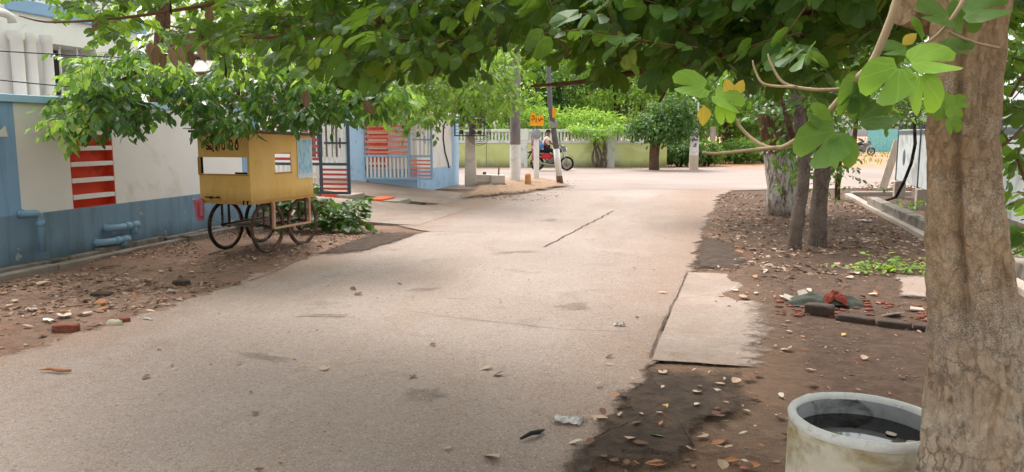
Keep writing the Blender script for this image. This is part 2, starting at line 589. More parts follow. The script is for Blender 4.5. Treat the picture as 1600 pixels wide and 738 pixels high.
def mat_big_bark():
    n = N('bark_big')
    z = n.sep('Z')
    f = n.noise((30, 30, 17), 8, .75, .6)
    col = n.mix(n.ramp(f, .34, .66), '#a98868', '#e0bf9a')
    col = n.mix(n.ramp(n.noise(2.4, 5, .65), .44, .62, 0, .55), col, '#a08468')
    low = n.ramp(n.math('ADD', z, n.math('MULTIPLY', n.noise(2.5, 5, .6), -.9)), -.25, .6, 1, 0)
    col = n.mix(n.math('MULTIPLY', low, .75), col, n.mix(n.ramp(f, .3, .68), '#bba998', '#f0e6da'))
    w = n.new('ShaderNodeTexVoronoi', feature='DISTANCE_TO_EDGE')
    nz = n.new('ShaderNodeTexNoise'); n.link(n.scaled(11), nz.inputs['Vector']); nz.inputs['Scale'].default_value = 1; nz.inputs['Detail'].default_value = 7; nz.inputs['Roughness'].default_value = .7
    sc = n.new('ShaderNodeVectorMath', operation='SCALE'); sc.inputs['Scale'].default_value = 2.6; n.link(nz.outputs['Color'], sc.inputs[0])
    wm = n.new('ShaderNodeVectorMath', operation='ADD'); n.link(n.scaled((25, 25, 15)), wm.inputs[0]); n.link(sc.outputs[0], wm.inputs[1])
    n.link(wm.outputs[0], w.inputs['Vector']); w.inputs['Scale'].default_value = 1
    cr = n.math('MULTIPLY', n.ramp(w.outputs['Distance'], .0, .10, 1, 0), n.math('MULTIPLY', n.ramp(n.noise(4.1, 5, .65), .40, .54), n.ramp(low, .1, .7, .45, 1)))
    col = n.mix(n.math('MULTIPLY', cr, .55), col, '#5b4739')
    col = n.mix(n.ramp(n.noise(6, 5, .7), .66, .72, 0, .8), col, '#a0714c')
    drift = n.ramp(n.math('ADD', n.noise(3.6, 5, .65), n.math('MULTIPLY', n.math('ABSOLUTE', n.math('SUBTRACT', z, .95)), -.22)), .36, .54)
    fk = n.math('MULTIPLY', n.ramp(n.noise(230, 3, .65), .50, .58), drift)
    col = n.mix(n.math('MULTIPLY', fk, .9), col, '#d9d3ca')
    n.base(col)
    h = n.math('ADD', n.math('MULTIPLY', cr, -.9), n.math('ADD', n.math('MULTIPLY', n.noise((60, 60, 36), 8, .8), 1.3), n.math('MULTIPLY', n.noise(180, 3, .6), .25)))
    n.bump(h, .8, .015)
    return n.set(.95, 0, .15)


M['bark_big'] = mat_big_bark()
M['bark_grey'] = mat_bark('bark_grey', '#5d5046', '#81736a', '#2c231d', '#b5aca2', .4)
M['bark_brown'] = mat_bark('bark_brown', '#4d3a2c', '#6e5643', '#241a13', '#8c7d6c', .2)
M['bark_white'] = mat_bark('bark_white', '#9d968d', '#c4beb4', '#4a3f36', '#dcd8d0', .9)
M['twig_brown'] = plain('twig_brown', '#6d4d37', .85, var=.2, scale=20)
M['twig_pale'] = plain('twig_pale', '#ab9577', .8, var=.15, scale=14, stain='#7c6850', stain_amt=.4, stain_scale=18)


def mat_leaf(name, a, b, c, trans, rough=.5, tfac=.35, spec=.35):
    """a..b common range, c = the odd yellow leaf; variation is per leaf"""
    n = N(name)
    g = n.new('ShaderNodeNewGeometry')
    rnd = g.outputs['Random Per Island']
    col = n.mix(n.ramp(rnd, 0, .8), a, b)
    col = n.mix(n.ramp(n.noise(55, 4, .65), .35, .7, 0, .35), col, sh(a, .8))
    at_ = n.new('ShaderNodeAttribute'); at_.attribute_name = 'leaf_xy'
    sx = n.new('ShaderNodeSeparateXYZ'); n.link(at_.outputs['Vector'], sx.inputs[0])
    ax = n.math('ABSOLUTE', sx.outputs[0])
    ang = n.math('ARCTAN2', ax, n.math('ADD', sx.outputs[1], .06))
    fr = n.math('ABSOLUTE', n.math('SUBTRACT', n.math('FRACT', n.math('ADD', n.math('MULTIPLY', ang, 2.1), .5)), .5))
    vein = n.ramp(n.math('MULTIPLY', fr, n.math('ADD', ax, n.math('ABSOLUTE', sx.outputs[1]))), .012, .04, .45, 0)
    col = n.mix(vein, col, sh(b, 1.5))
    col = n.mix(n.ramp(rnd, .93, .97), col, c)
    n.base(col)
    n.set(rough, 0, spec)
    t = n.new('ShaderNodeBsdfTranslucent')
    n.link(n.mix(n.ramp(rnd, 0, 1), trans, sh(trans, 1.35)), t.inputs['Color'])
    m = n.new('ShaderNodeMixShader'); m.inputs[0].default_value = tfac
    n.link(n.p.outputs[0], m.inputs[1]); n.link(t.outputs[0], m.inputs[2])
    n.link(m.outputs[0], n.out.inputs['Surface'])
    return n.mat


M['leaf_big'] = mat_leaf('leaf_big', '#26421f', '#507734', '#8b923e', '#83a832', .5, .34, .35)
M['leaf_young'] = mat_leaf('leaf_young', '#6f9a35', '#8db644', '#a8bd4a', '#a4cc3c', .5, .4)
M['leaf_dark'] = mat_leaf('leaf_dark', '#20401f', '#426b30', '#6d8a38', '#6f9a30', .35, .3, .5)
M['leaf_mid'] = mat_leaf('leaf_mid', '#36561f', '#5f8434', '#93a048', '#88ab38', .5, .35)
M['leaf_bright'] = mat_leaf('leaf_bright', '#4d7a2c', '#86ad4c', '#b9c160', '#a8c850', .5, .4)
M['leaf_shrub'] = mat_leaf('leaf_shrub', '#2b4a24', '#4c7034', '#5f7d3a', '#6f9338', .45, .3)
M['leaf_yellow'] = mat_leaf('leaf_yellow', '#b39a3a', '#c2ab48', '#b3923a', '#c9ad40', .6, .35)
M['leaf_dry'] = mat_leaf('leaf_dry', '#6f5c46', '#98836a', '#a88f6c', '#8a6a48', .8, .15, .2)
M['fall_tan'] = plain('fall_tan', '#a98f78', .85, var=.2, scale=22)
M['fall_orange'] = plain('fall_orange', '#a06c48', .8, var=.2, scale=22)
M['fall_brown'] = plain('fall_brown', '#6a4a38', .85, var=.25, scale=22)
M['fall_ochre'] = plain('fall_ochre', '#c79a5c', .8, var=.15, scale=22)
M['fall_pale'] = plain('fall_pale', '#b9aa9a', .85, var=.15, scale=22)
M['fall_green'] = plain('fall_green', '#7fa06a', .7, var=.12, scale=22)
M['litter'] = mat_leaf('litter', '#5f4738', '#b59c88', '#a06c48', '#8a6a48', .9, .1, .15)
M['pebble'] = plain('pebble', '#8d7a6b', .95, var=.3, scale=15)

# ------------------------------------------------------------------ leaf machinery
def T_bauhinia():
    half = [(.0, .0), (.2, -.10), (.42, .02), (.54, .28), (.53, .58), (.42, .86), (.26, .98), (.11, .90), (.03, .66)]
    V = [(0, 0, 0), (0, .34, 0)]
    F = []
    for s in (1, -1):
        b = len(V)
        for (x, y) in half[1:]:
            V.append((s * x, y, .42 * abs(x) - .26 * y * y - .42 * x * x + .05 * math.sin(9 * x + 5 * y)))
        idx = [0] + [b + i for i in range(len(half) - 1)] + [1]
        for i in range(1, len(idx) - 2):
            F.append((1, idx[i], idx[i + 1]) if s > 0 else (1, idx[i + 1], idx[i]))
        F.append((1, 0, idx[1]) if s > 0 else (1, idx[1], 0))
    return np.array(V), F


def T_ovate(w=.26, droop=.2):
    V = [(0, 0, 0), (0, .5, -droop * .25), (0, 1, -droop)]
    F = []
    for s in (1, -1):
        b = len(V)
        V += [(s * w * .75, .22, .06), (s * w, .45, .05 - droop * .2), (s * w * .62, .78, .02 - droop * .6)]
        q = [(0, b, b + 1, 1), (1, b + 1, b + 2, 2)]
        F += q if s > 0 else [tuple(reversed(x)) for x in q]
    return np.array(V), F


def T_lance(w=.12):
    V = [(0, 0, 0), (w, .35, .02), (0, 1, -.25), (-w, .35, .02)]
    return np.array(V), [(0, 1, 2), (0, 2, 3)]


TB, TO, TL = T_bauhinia(), T_ovate(), T_lance()
TW = T_ovate(.36, .25)


def norm(a):
    return a / np.maximum(np.linalg.norm(a, axis=-1, keepdims=True), 1e-9)


def leaf_arrays(T, P, D, Nn, Sc):
    V, F = T
    y = norm(D)
    x = norm(np.cross(y, Nn)); z = np.cross(x, y)
    W = (P[:, None, :] + Sc[:, None, None] * (V[None, :, 0:1] * x[:, None, :] + V[None, :, 1:2] * y[:, None, :] + V[None, :, 2:3] * z[:, None, :]))
    return W.reshape(-1, 3), F, len(V)


def leaves(name, T, P, D, Nn, Sc, mat, parent=None, origin=None, smooth=False):
    P = np.asarray(P, float)
    if origin is not None: P = P - np.asarray(origin)
    W, F, nv = leaf_arrays(T, P, np.asarray(D, float), np.asarray(Nn, float), np.asarray(Sc, float))
    n = len(P)
    lens = np.array([len(f) for f in F]); flat = np.concatenate([np.array(f) for f in F])
    loops = (flat[None, :] + (np.arange(n) * nv)[:, None]).ravel()
    ltot = np.tile(lens, n); lst = np.concatenate([[0], np.cumsum(ltot)[:-1]])
    me = bpy.data.meshes.new(name)
    me.vertices.add(len(W)); me.loops.add(len(loops)); me.polygons.add(len(ltot))
    me.vertices.foreach_set('co', W.ravel().astype(np.float32))
    me.loops.foreach_set('vertex_index', loops.astype(np.int32))
    me.polygons.foreach_set('loop_start', lst.astype(np.int32))
    me.polygons.foreach_set('loop_total', ltot.astype(np.int32))
    me.polygons.foreach_set('use_smooth', np.full(len(ltot), smooth))
    me.update(calc_edges=True)
    me.attributes.new('leaf_xy', 'FLOAT_VECTOR', 'POINT').data.foreach_set('vector', np.tile(T[0], (n, 1)).ravel().astype(np.float32))
    me.materials.append(mat)
    o = bpy.data.objects.new(name, me)
    COL.objects.link(o)
    if parent: o.parent = parent
    return o


class Spray:
    """gathers twigs with leaves set along them: real twigs, each leaf on its own stalk point"""
    def __init__(self):
        self.P = []; self.D = []; self.N = []; self.S = []; self.tw = MB()

    def twig(self, base, dirv, length, nl, size, droop=.35, updir=.8, r=.004, spread=1.0, wood=True, n=4):
        base = Vector(base); d = Vector(dirv).normalized()
        pts = [base]
        p = base.copy()
        k = 4
        for i in range(k):
            d = (d + Vector((random.gauss(0, .18), random.gauss(0, .18), random.gauss(0, .12) - droop * .22))).normalized()
            p = p + d * (length / k); pts.append(p.copy())
        if wood: self.tw.tube(pts, [r * (1 - .7 * i / k) for i in range(k + 1)], n, cap=False)
        for j in range(nl):
            t = (j + .6) / nl * k
            i = min(int(t), k - 1); f = t - i
            q = pts[i].lerp(pts[i + 1], f)
            ax = (pts[i + 1] - pts[i]).normalized()
            side = ax.cross(Vector((0, 0, 1)))
            if side.length < .05: side = Vector((1, 0, 0))
            side.normalize()
            s = 1 if j % 2 else -1
            ld = (ax * random.uniform(.3, .9) + side * s * random.uniform(.5, 1.0) * spread + Vector((0, 0, -droop * random.uniform(.2, 1.6)))).normalized()
            nn = Vector((random.gauss(0, .45), random.gauss(0, .45), updir + random.gauss(0, .25)))
            sz = size * random.uniform(.5, 1.25)
            self.P.append(q + ld * sz * .18); self.D.append(ld); self.N.append(nn); self.S.append(sz)

    def leaf(self, p, d, n, s):
        self.P.append(Vector(p)); self.D.append(Vector(d).normalized()); self.N.append(Vector(n)); self.S.append(s)

    def emit(self, name, T, mat, parent, origin=(0, 0, 0), twname=None, twmat=None):
        o = leaves(name, T, self.P, self.D, self.N, self.S, mat, parent, origin)
        if twname and self.tw.v:
            self.tw.v = [tuple(Vector(v) - Vector(origin)) for v in self.tw.v]
            self.tw.build(twname, twmat, parent)
        return o


def crown_leaves(clumps, n, size, T, mat, name, parent, origin=(0, 0, 0), shell=.55, jit=.35, up=.6):
    """clumps: (x,y,z,rx,rz). leaf-sized faces through the volume, denser near each clump's rind"""
    C = np.array(clumps)
    wgt = C[:, 3] ** 2 * C[:, 4]; wgt = wgt / wgt.sum()
    idx = RNG.choice(len(C), n, p=wgt)
    u = norm(RNG.normal(size=(n, 3)))
    r = shell + (1 - shell) * RNG.random(n) ** .7
    r = r * (1 + RNG.normal(0, .13, n))
    P = C[idx, :3] + u * r[:, None] * np.stack([C[idx, 3], C[idx, 3], C[idx, 4]], 1)
    # sub-clumping: pull leaves to nearby twig centres so gaps open
    k = max(8, n // 22)
    cen = P[RNG.choice(n, k)]
    near = RNG.integers(0, k, n)
    # nearest of few random centres
    best = None; bd = None
    for _ in range(10):
        q = RNG.integers(0, k, n)
        d = np.linalg.norm(P - cen[q], axis=1)
        if bd is None: best, bd = q, d
        else:
            m = d < bd; best = np.where(m, q, best); bd = np.where(m, d, bd)
    P = P + (cen[best] - P) * (.55 * np.minimum(1, .6 / np.maximum(bd, .01)))[:, None] * .8
    D = u * .5 + RNG.normal(0, .5, (n, 3)) + np.array([0, 0, -.35])
    Nn = u * .4 + RNG.normal(0, jit, (n, 3)) + np.array([0, 0, up])
    Sc = size * RNG.uniform(.6, 1.3, n)
    return leaves(name, T, P, D, Nn, Sc, mat, parent, origin)


def trunk_mesh(name, pts, radii, mat, parent=None, n=20, amp=.06, freq=3., seg=10, seed=0):
    """tapered trunk through pts (local) with lumpy skin"""
    pts = [Vector(p) for p in pts]
    P = []; Rr = []
    for i in range(len(pts) - 1):
        for j in range(seg):
            f = j / seg
            p0 = pts[max(i - 1, 0)]; p1 = pts[i]; p2 = pts[i + 1]; p3 = pts[min(i + 2, len(pts) - 1)]
            q = .5 * ((2 * p1) + (p2 - p0) * f + (2 * p0 - 5 * p1 + 4 * p2 - p3) * f * f + (3 * p1 - p0 - 3 * p2 + p3) * f ** 3)
            P.append(q); Rr.append(radii[i] + (radii[i + 1] - radii[i]) * f)
    P.append(pts[-1]); Rr.append(radii[-1])
    mb = MB(); mb.tube(P, Rr, n)
    c = [P[min(i // n, len(P) - 1)] for i in range(len(P) * n)]
    for i in range(len(P) * n):
        v = Vector(mb.v[i]); d = v - c[i]
        k = 1 + amp * 2 * mnoise.fractal(Vector((v.x * freq * 2, v.y * freq * 2, v.z * freq * .7 + seed)), 1, 2, 4)
        mb.v[i] = tuple(c[i] + d * k)
    return mb.build(name, mat, parent)


# ------------------------------------------------------------------ text
def text_mesh(name, body, size, mat, parent, Mx, depth=.003, width=None):
    c = bpy.data.curves.new(name, 'FONT')
    c.body = body; c.size = size; c.extrude = depth; c.align_x = 'CENTER'; c.align_y = 'CENTER'; c.resolution_u = 3
    c.offset = size * .02
    o = bpy.data.objects.new(name + '_source', c); COL.objects.link(o)
    dg = bpy.context.evaluated_depsgraph_get()
    me = bpy.data.meshes.new_from_object(o.evaluated_get(dg))
    bpy.data.objects.remove(o); bpy.data.curves.remove(c)
    me.name = name; me.materials.clear(); me.materials.append(mat)
    q = bpy.data.objects.new(name, me); COL.objects.link(q)
    xs = [v.co.x for v in me.vertices]
    if width:
        k = width / (max(xs) - min(xs))
        for v in me.vertices: v.co.x *= k
    q.parent = parent; q.matrix_local = Mx
    return q


def frame(x, y, z, o):
    x, y, z = Vector(x), Vector(y), Vector(z)
    return Matrix(((x.x, y.x, z.x, o[0]), (x.y, y.y, z.y, o[1]), (x.z, y.z, z.z, o[2]), (0, 0, 0, 1)))

# ================================================================== THE SETTING
def smooth(a, b, x):
    t = min(1, max(0, (x - a) / (b - a)))
    return t * t * (3 - 2 * t)


def interp(tab, y):
    if y <= tab[0][0]: return tab[0][1]
    for (a, va), (b, vb) in zip(tab, tab[1:]):
        if y <= b: return va + (vb - va) * (y - a) / (b - a)
    return tab[-1][1]


XL = [(-6, -4.6), (4, -4.5), (6.2, -4.42), (8.5, -4.6), (10.2, -4.35), (11.2, -3.96), (11.6, -4.5), (12.2, -5.1), (16.5, -5.6), (22.5, -5.9)]
XR = [(-6, -.9), (3.2, -.45), (5, -.25), (8.5, -.03), (10.9, .08), (15, .35), (19.8, .66), (21.5, 1.1), (23.0, 3.4)]


def ground_h(x, y):
    mr = smooth(0, .5, x - interp(XR, y) - .1) * (1 - smooth(19, 21, y)) * (1 - smooth(2.6, 3.1, x - max(0, (y - 11)) * .08))
    ml = smooth(0, .5, interp(XL, y) - .1 - x) * (1 - smooth(10.5, 11.2, y))
    m = max(mr, ml)
    nz = mnoise.fractal(Vector((x * .9, y * .9, 3)), 1, 2, 5)
    return -.012 + m * (.012 + .03 * nz)


def build_ground():
    xs = list(np.arange(-8.5, 5.2, .11)); ys = list(np.arange(-1, 21, .13))
    xs = [-400, -150, -60, -30, -18, -12] + xs + [7, 10, 14, 20, 30, 60, 150, 400]
    ys = [-300, -60, -20, -6] + ys + [23, 26, 30, 36, 45, 60, 80, 120, 250, 700]
    vs = []; fs = []
    for y in ys:
        for x in xs:
            vs.append((x, y, ground_h(x, y) if -8.6 < x < 5.3 and -1.1 < y < 21 else -.012))
    w = len(xs)
    for j in range(len(ys) - 1):
        for i in range(w - 1):
            fs.append((j * w + i, j * w + i + 1, (j + 1) * w + i + 1, (j + 1) * w + i))
    mb = MB(); mb.add(vs, fs, True)
    tag(mb.build('ground', M['soil']), kind='structure')


build_ground()


def ribbon(name, tl, tr, y0, y1, z, mat, jit=.05, step=.06, nx=2, jf=5.):
    mb = MB(); vs = []; fs = []; cov = []
    TT = [0, .018, .045, .09, .5, .93, .96, .984, 1]; CC = [0, .33, .66, 1, 1, 1, .66, .33, 0]; nx = 8
    n = int((y1 - y0) / step)
    for i in range(n + 1):
        y = y0 + (y1 - y0) * i / n
        a = interp(tl, y) + jit * 2 * mnoise.fractal(Vector((3.1, y * jf * .35, 0)), 1, 2, 5)
        b = interp(tr, y) + jit * 2 * mnoise.fractal(Vector((9.7, y * jf * .35, 4)), 1, 2, 5)
        for k in range(nx + 1): vs.append((a + (b - a) * TT[k], y, z)); cov.append(CC[k])
    for i in range(n):
        for k in range(nx):
            q = i * (nx + 1) + k
            fs.append((q, q + 1, q + nx + 2, q + nx + 1))
    mb.add(vs, fs)
    o = mb.build(name, mat)
    o.data.attributes.new('cover', 'FLOAT', 'POINT').data.foreach_set('value', cov)
    return tag(o, kind='structure')


ribbon('road', [(a, b - .14) for a, b in XL], [(a, b + .12) for a, b in XR], -6, 23.2, .004, M['road'], .05)


def patch(name, poly, z, mat, jit=.04, dome=0., sub=10, kind='structure', rough=.0, conform=False):
    """a sheet with an uneven outline; dome lifts its middle"""
    P = [Vector((p[0], p[1], 0)) for p in poly]
    out = []
    for i, p in enumerate(P):
        q = P[(i + 1) % len(P)]
        for k in range(sub):
            w = p.lerp(q, k / sub)
            out.append(w + Vector((mnoise.fractal(Vector((w.x * 2.3, w.y * 2.3, 1.7)), 1, 2, 5), mnoise.fractal(Vector((w.x * 2.3, w.y * 2.3, 8.2)), 1, 2, 5), 0)) * jit * 1.6)
    c = sum(out, Vector()) / len(out)
    rings = 14
    vs = []; fs = []
    n = len(out)
    for r in range(rings):
        f = 1 - r / rings
        for w in out:
            p = c + (w - c) * f
            h = (max(ground_h(p.x, p.y), .004) + .007 if conform else z) + dome * (1 - f * f) + rough * (1 - f ** 4) * mnoise.fractal(Vector((p.x * 5, p.y * 5, 0)), 1, 2, 5)
            vs.append((p.x, p.y, h))
    vs.append((c.x, c.y, (max(ground_h(c.x, c.y), .004) + .007 if conform else z) + dome))
    for r in range(rings - 1):
        for i in range(n):
            fs.append((r * n + i, r * n + (i + 1) % n, (r + 1) * n + (i + 1) % n, (r + 1) * n + i))
    b = (rings - 1) * n
    for i in range(n): fs.append((b + i, b + (i + 1) % n, len(vs) - 1))
    mb = MB(); mb.add(vs, fs, True)
    o = mb.build(name, mat)
    o.data.attributes.new('cover', 'FLOAT', 'POINT').data.foreach_set('value', [min(1, 1.7 * r / rings) for r in range(rings) for _ in range(n)] + [1])
    return tag(o, kind=kind)


def proj(P):
    x, y, z = P[0], P[1], P[2] - CAM_H
    a = x * RT[0] + y * RT[1]; g = x * FW[0] + y * FW[1]
    c = max(.05, g * math.cos(PITCH) - z * math.sin(PITCH)); q = g * math.sin(PITCH) + z * math.cos(PITCH)
    return 800 + FPX * a / c, 369 - FPX * q / c


def Gp(*uv):
    return [tuple(G(*p)[:2]) for p in uv]


def cam_pt(lat, D, z=0):
    return Vector((RT[0] * lat + FW[0] * D, RT[1] * lat + FW[1] * D, z))


# cross street, square to the view
mb = MB()
q = [cam_pt(-60, 21.2), cam_pt(2.2, 21.0), cam_pt(90, 26), cam_pt(90, 35.3), cam_pt(-60, 35.3)]
mb.add([(p.x, p.y, .008) for p in q], [(0, 1, 2, 3, 4)])
tag(mb.build('street', M['street']), kind='structure')
# side slab poured against the road, and the drive apron
slab = MB(); vs = []; fs = []; cov = []; NI, NJ = 30, 60
for j in range(NJ + 1):
    y = 5.02 + 3.42 * j / NJ
    xa = interp([(5, -.235), (8.5, -.035)], y); xb = interp([(5, .62), (6.3, .80), (8.5, .74)], y)
    for i in range(NI + 1):
        f = i / NI; x = xa + (xb - xa) * f
        vs.append((x, y + .012 * mnoise.noise((x * 9, j * .2, 3)), .010))
        cov.append(min(1, 1.7 * (1 - f), .55 + min(j, NJ - j) * .4))
for j in range(NJ):
    for i in range(NI):
        q = j * (NI + 1) + i; fs.append((q, q + 1, q + NI + 2, q + NI + 1))
slab.add(vs, fs); o = slab.build('pavement', None)
o.data.materials.clear(); o.data.materials.append(M['slab_thin'])
o.data.attributes.new('cover', 'FLOAT', 'POINT').data.foreach_set('value', cov)
tag(o, kind='structure')
patch('path_slab', Gp((1395, 432), (1470, 428), (1480, 480), (1402, 468)), .02, M['slab_thin'], .05)
# soil heap at the street corner, damp soil by the slab
patch('soil_mound', Gp((672, 322), (800, 311), (872, 300), (915, 293), (880, 283), (850, 278), (790, 277), (735, 284)), .012, M['heap_soil'], .12, .10, rough=.05)
patch('damp_soil', Gp((800, 790), (885, 690), (955, 610), (1003, 562), (1080, 560), (1195, 568), (1205, 630), (1140, 700), (1080, 790)), .009, M['damp_soil'], .08, .008, rough=.006, conform=True)
patch('damp_soil', Gp((1066, 432), (1078, 398), (1090, 360), (1150, 374), (1185, 408), (1172, 440)), .016, M['damp_soil'], .06, .006, rough=.005, conform=True)
patch('damp_soil', Gp((440, 412), (530, 378), (600, 360), (690, 358), (632, 380), (555, 402)), .010, M['damp_soil'], .05, .004, rough=.004, conform=True)


def crack(pts, w, z=.0085):
    mb = MB()
    P = [Vector(p) for p in pts]
    L = []
    for a, b in zip(P, P[1:]):
        n = max(2, int((b - a).length / .07))
        L += [a.lerp(b, k / n) for k in range(n)]
    L.append(P[-1])
    vs = []; fs = []
    for i, p in enumerate(L):
        t = (L[min(i + 1, len(L) - 1)] - L[max(i - 1, 0)]).normalized()
        s = Vector((t.y, -t.x, 0))
        o = s * mnoise.noise(Vector((p.x * 4, p.y * 4, 2))) * w * 1.6
        ww = w * (.35 + .9 * abs(mnoise.noise(Vector((p.x * 7, p.y * 7, 5)))))
        for k in (-1, 1):
            e = p + o + s * ww * k; vs.append((e.x, e.y, z))
        if i: fs.append((2 * i - 2, 2 * i - 1, 2 * i + 1, 2 * i))
    mb.add(vs, fs)
    return tag(mb.build('road_joint', M['joint']), kind='structure')


crack([G(1014, 562), G(1040, 500), G(1074, 428)], .011, .0185)
crack([G(850, 387), G(905, 358), G(958, 330)], .028)
crack([G(640, 487), G(700, 497), G(800, 507), G(880, 516), G(985, 520)], .005)
crack([G(600, 366), G(640, 362), G(760, 364)], .012)
crack([G(1128, 300), G(1000, 294), G(930, 293)], .02)
crack([G(480, 402), G(430, 425), G(390, 440)], .012)

M['road_stain'] = layer('road_stain', '#74655b', '#807065', '#6a5b52', .9, .25, .55, 2.3)
for (u, v, a, b) in ((505, 497, 70, 7), (720, 466, 26, 4), (655, 455, 22, 4), (1095, 384, 30, 4), (800, 395, 60, 5), (900, 480, 50, 7), (420, 560, 60, 10), (690, 620, 70, 16), (860, 345, 26, 4)):
    patch('road_stain', [tuple(G(u + a * math.cos(t), v + b * math.sin(t))[:2]) for t in np.linspace(2 * PI, 0, 9)[:-1]], .0075, M['road_stain'], .16)

# sky
w = bpy.data.worlds.new('World'); S.world = w; w.use_nodes = True
nt = w.node_tree
bg = nt.nodes['Background']
sky = nt.nodes.new('ShaderNodeTexSky'); sky.sky_type = 'NISHITA'; sky.sun_disc = False
SUN_EL, SUN_AZ = math.radians(58), math.radians(-35)      # azimuth measured from +Y towards +X
sky.sun_elevation = SUN_EL; sky.sun_rotation = SUN_AZ
sky.air_density = 1.2; sky.dust_density = 4.0; sky.ozone_density = 1.0
hs = nt.nodes.new('ShaderNodeHueSaturation'); hs.inputs['Saturation'].default_value = .14
nt.links.new(sky.outputs[0], hs.inputs['Color']); nt.links.new(hs.outputs[0], bg.inputs['Color'])
bg.inputs['Strength'].default_value = .15
ld = bpy.data.lights.new('sun', 'SUN'); ld.energy = 1.0; ld.angle = math.radians(26); ld.color = (1, .95, .87)
lo = bpy.data.objects.new('sun', ld); COL.objects.link(lo)
sd = Vector((math.sin(SUN_AZ) * math.cos(SUN_EL), math.cos(SUN_AZ) * math.cos(SUN_EL), math.sin(SUN_EL)))
lo.rotation_euler = (-sd).to_track_quat('-Z', 'Y').to_euler()
lo.location = (0, 0, 30)
S.view_settings.view_transform = 'Standard'; S.view_settings.look = 'None'
S.view_settings.exposure = 1.55; S.view_settings.gamma = 1.0
S.render.engine = 'CYCLES'
S.cycles.max_bounces = 7; S.cycles.diffuse_bounces = 4; S.cycles.transmission_bounces = 4; S.cycles.transparent_max_bounces = 10
S.cycles.use_denoising = True

# ================================================================== LEFT: compound wall
WX = -7.42
wall = thing('compound_wall', (WX, 8, 0), 'blue and cream compound wall with a red louvred recess, behind the yellow cart', 'wall')


def yb(mb, y0, y1, z0, z1, x0=-.15, x1=0.):
    return mb.box(x0, x1, y0 - 8, y1 - 8, z0, z1)


m = MB(); yb(m, 2.5, 12.05, -.1, .595, -.155, .012); m.build('plinth', M['wall_blue'], wall, .006)
m = MB(); yb(m, 2.5, 7.09, .597, 1.86, -.15, .008); m.build('pillar', M['wall_blue_pillar'], wall, .005)
m = MB(); yb(m, 11.5, 12.05, .597, 1.86, -.15, .01); m.build('pillar', M['wall_blue_pillar'], wall, .005)
m = MB(); yb(m, 7.092, 7.84, .597, 1.86); yb(m, 8.56, 11.498, .597, 1.86); m.build('wall_panel', M['wall_cream'], wall)
m = MB(); yb(m, 2.5, 12.1, 1.862, 1.95, -.19, .035); m.build('coping', M['light_blue'], wall, .008)
m = MB(); yb(m, 7.842, 8.558, .60, 1.858, -.15, -.11); yb(m, 7.842, 7.85, .60, 1.858, -.109, -.004); yb(m, 8.55, 8.558, .60, 1.858, -.109, -.004); yb(m, 7.852, 8.548, .597, .605, -.109, -.004)
lv = m.build('louvre', M['red_recess'], wall)
for z in (.73, .935, 1.137, 1.333, 1.527, 1.715):
    m = MB(); yb(m, 7.852, 8.548, z - .028, z + .028, -.108, .004); m.build('slat', M['wall_cream'], lv, .004)
m = MB(); m.box(-1.35, -.16, 3.80, 4.04, -.1, 1.85); m.build('return_wall', M['white_wall'], wall)
# white painted mark on the pillar
m = MB(); m.prism([(6.52 - 8, 1.48), (6.99 - 8, 1.48), (6.965 - 8, 1.60), (6.90 - 8, 1.55), (6.80 - 8, 1.62), (6.52 - 8, 1.62)], .0085, .012, 'yz')
m.build('painted_mark', M['white_paint'], wall)

# drain pipes through the wall
def pipe_thing(label, path, r, collar, loc, tee=None):
    t = thing('drain_pipe', loc, label, 'pipe', group='blue drain pipes through the compound wall')
    m = MB(); m.tube(path, r, 16)
    m.build('pipe_body', M['pvc'], t)
    for a, b in collar: MB().tube([a, b], r * 1.16, 16).build('pipe_collar', M['pvc'], t)
    m = MB()
    e = Vector(path[-1]); d = (e - Vector(path[-2])).normalized()
    m.tube([e + d * .001, e + d * .003], r * .86, 16); m.build('pipe_mouth', M['hole_shade'], t)  # near-black disc painted for the shade inside the pipe
    if tee:
        m = MB(); m.tube(tee, r * 1.12, 16); m.build('tee_end', M['pvc'], t)
        m = MB(); e = Vector(tee[-1]); d = (e - Vector(tee[0])).normalized()
        m.tube([e + d * .001, e + d * .004], r * .8, 16); m.build('tee_cap', M['pvc'], t)
    return t


pipe_thing('blue drain pipe bending straight down from the blue pillar beside the cream panel',
           [(-.05, .0, .0), (.05, 0, 0), (.08, .0, .0), (.12, .05, -.002), (.125, .11, -.006), (.125, .14, -.03), (.125, .15, -.08), (.125, .15, -.44)], .042,
           [((.012, 0, 0), (.05, 0, 0)), ((.125, .15, -.09), (.125, .15, -.16))], (WX, 7.06, .615))
pipe_thing('blue T-ended drain pipe low on the plinth, upper of the two stubby pipes',
           [(-.05, 0, 0), (.06, 0, 0), (.10, .05, 0), (.12, .10, 0), (.12, .34, 0), (.12, .37, -.02), (.12, .38, -.05), (.12, .38, -.12)], .046,
           [((.012, 0, 0), (.045, 0, 0)), ((.12, .22, 0), (.12, .31, 0))], (WX, 8.32, .30), [(.12, .34, 0), (.12, .47, 0)])
pipe_thing('blue T-ended drain pipe near the kerb, lower of the two stubby pipes',
           [(-.05, 0, 0), (.06, 0, 0), (.11, .05, 0), (.14, .10, 0), (.14, .30, 0), (.14, .33, -.02), (.14, .34, -.04), (.14, .34, -.09)], .046,
           [((.012, 0, 0), (.045, 0, 0)), ((.14, .18, 0), (.14, .27, 0))], (WX, 8.14, .135), [(.14, .30, 0), (.14, .43, 0)])

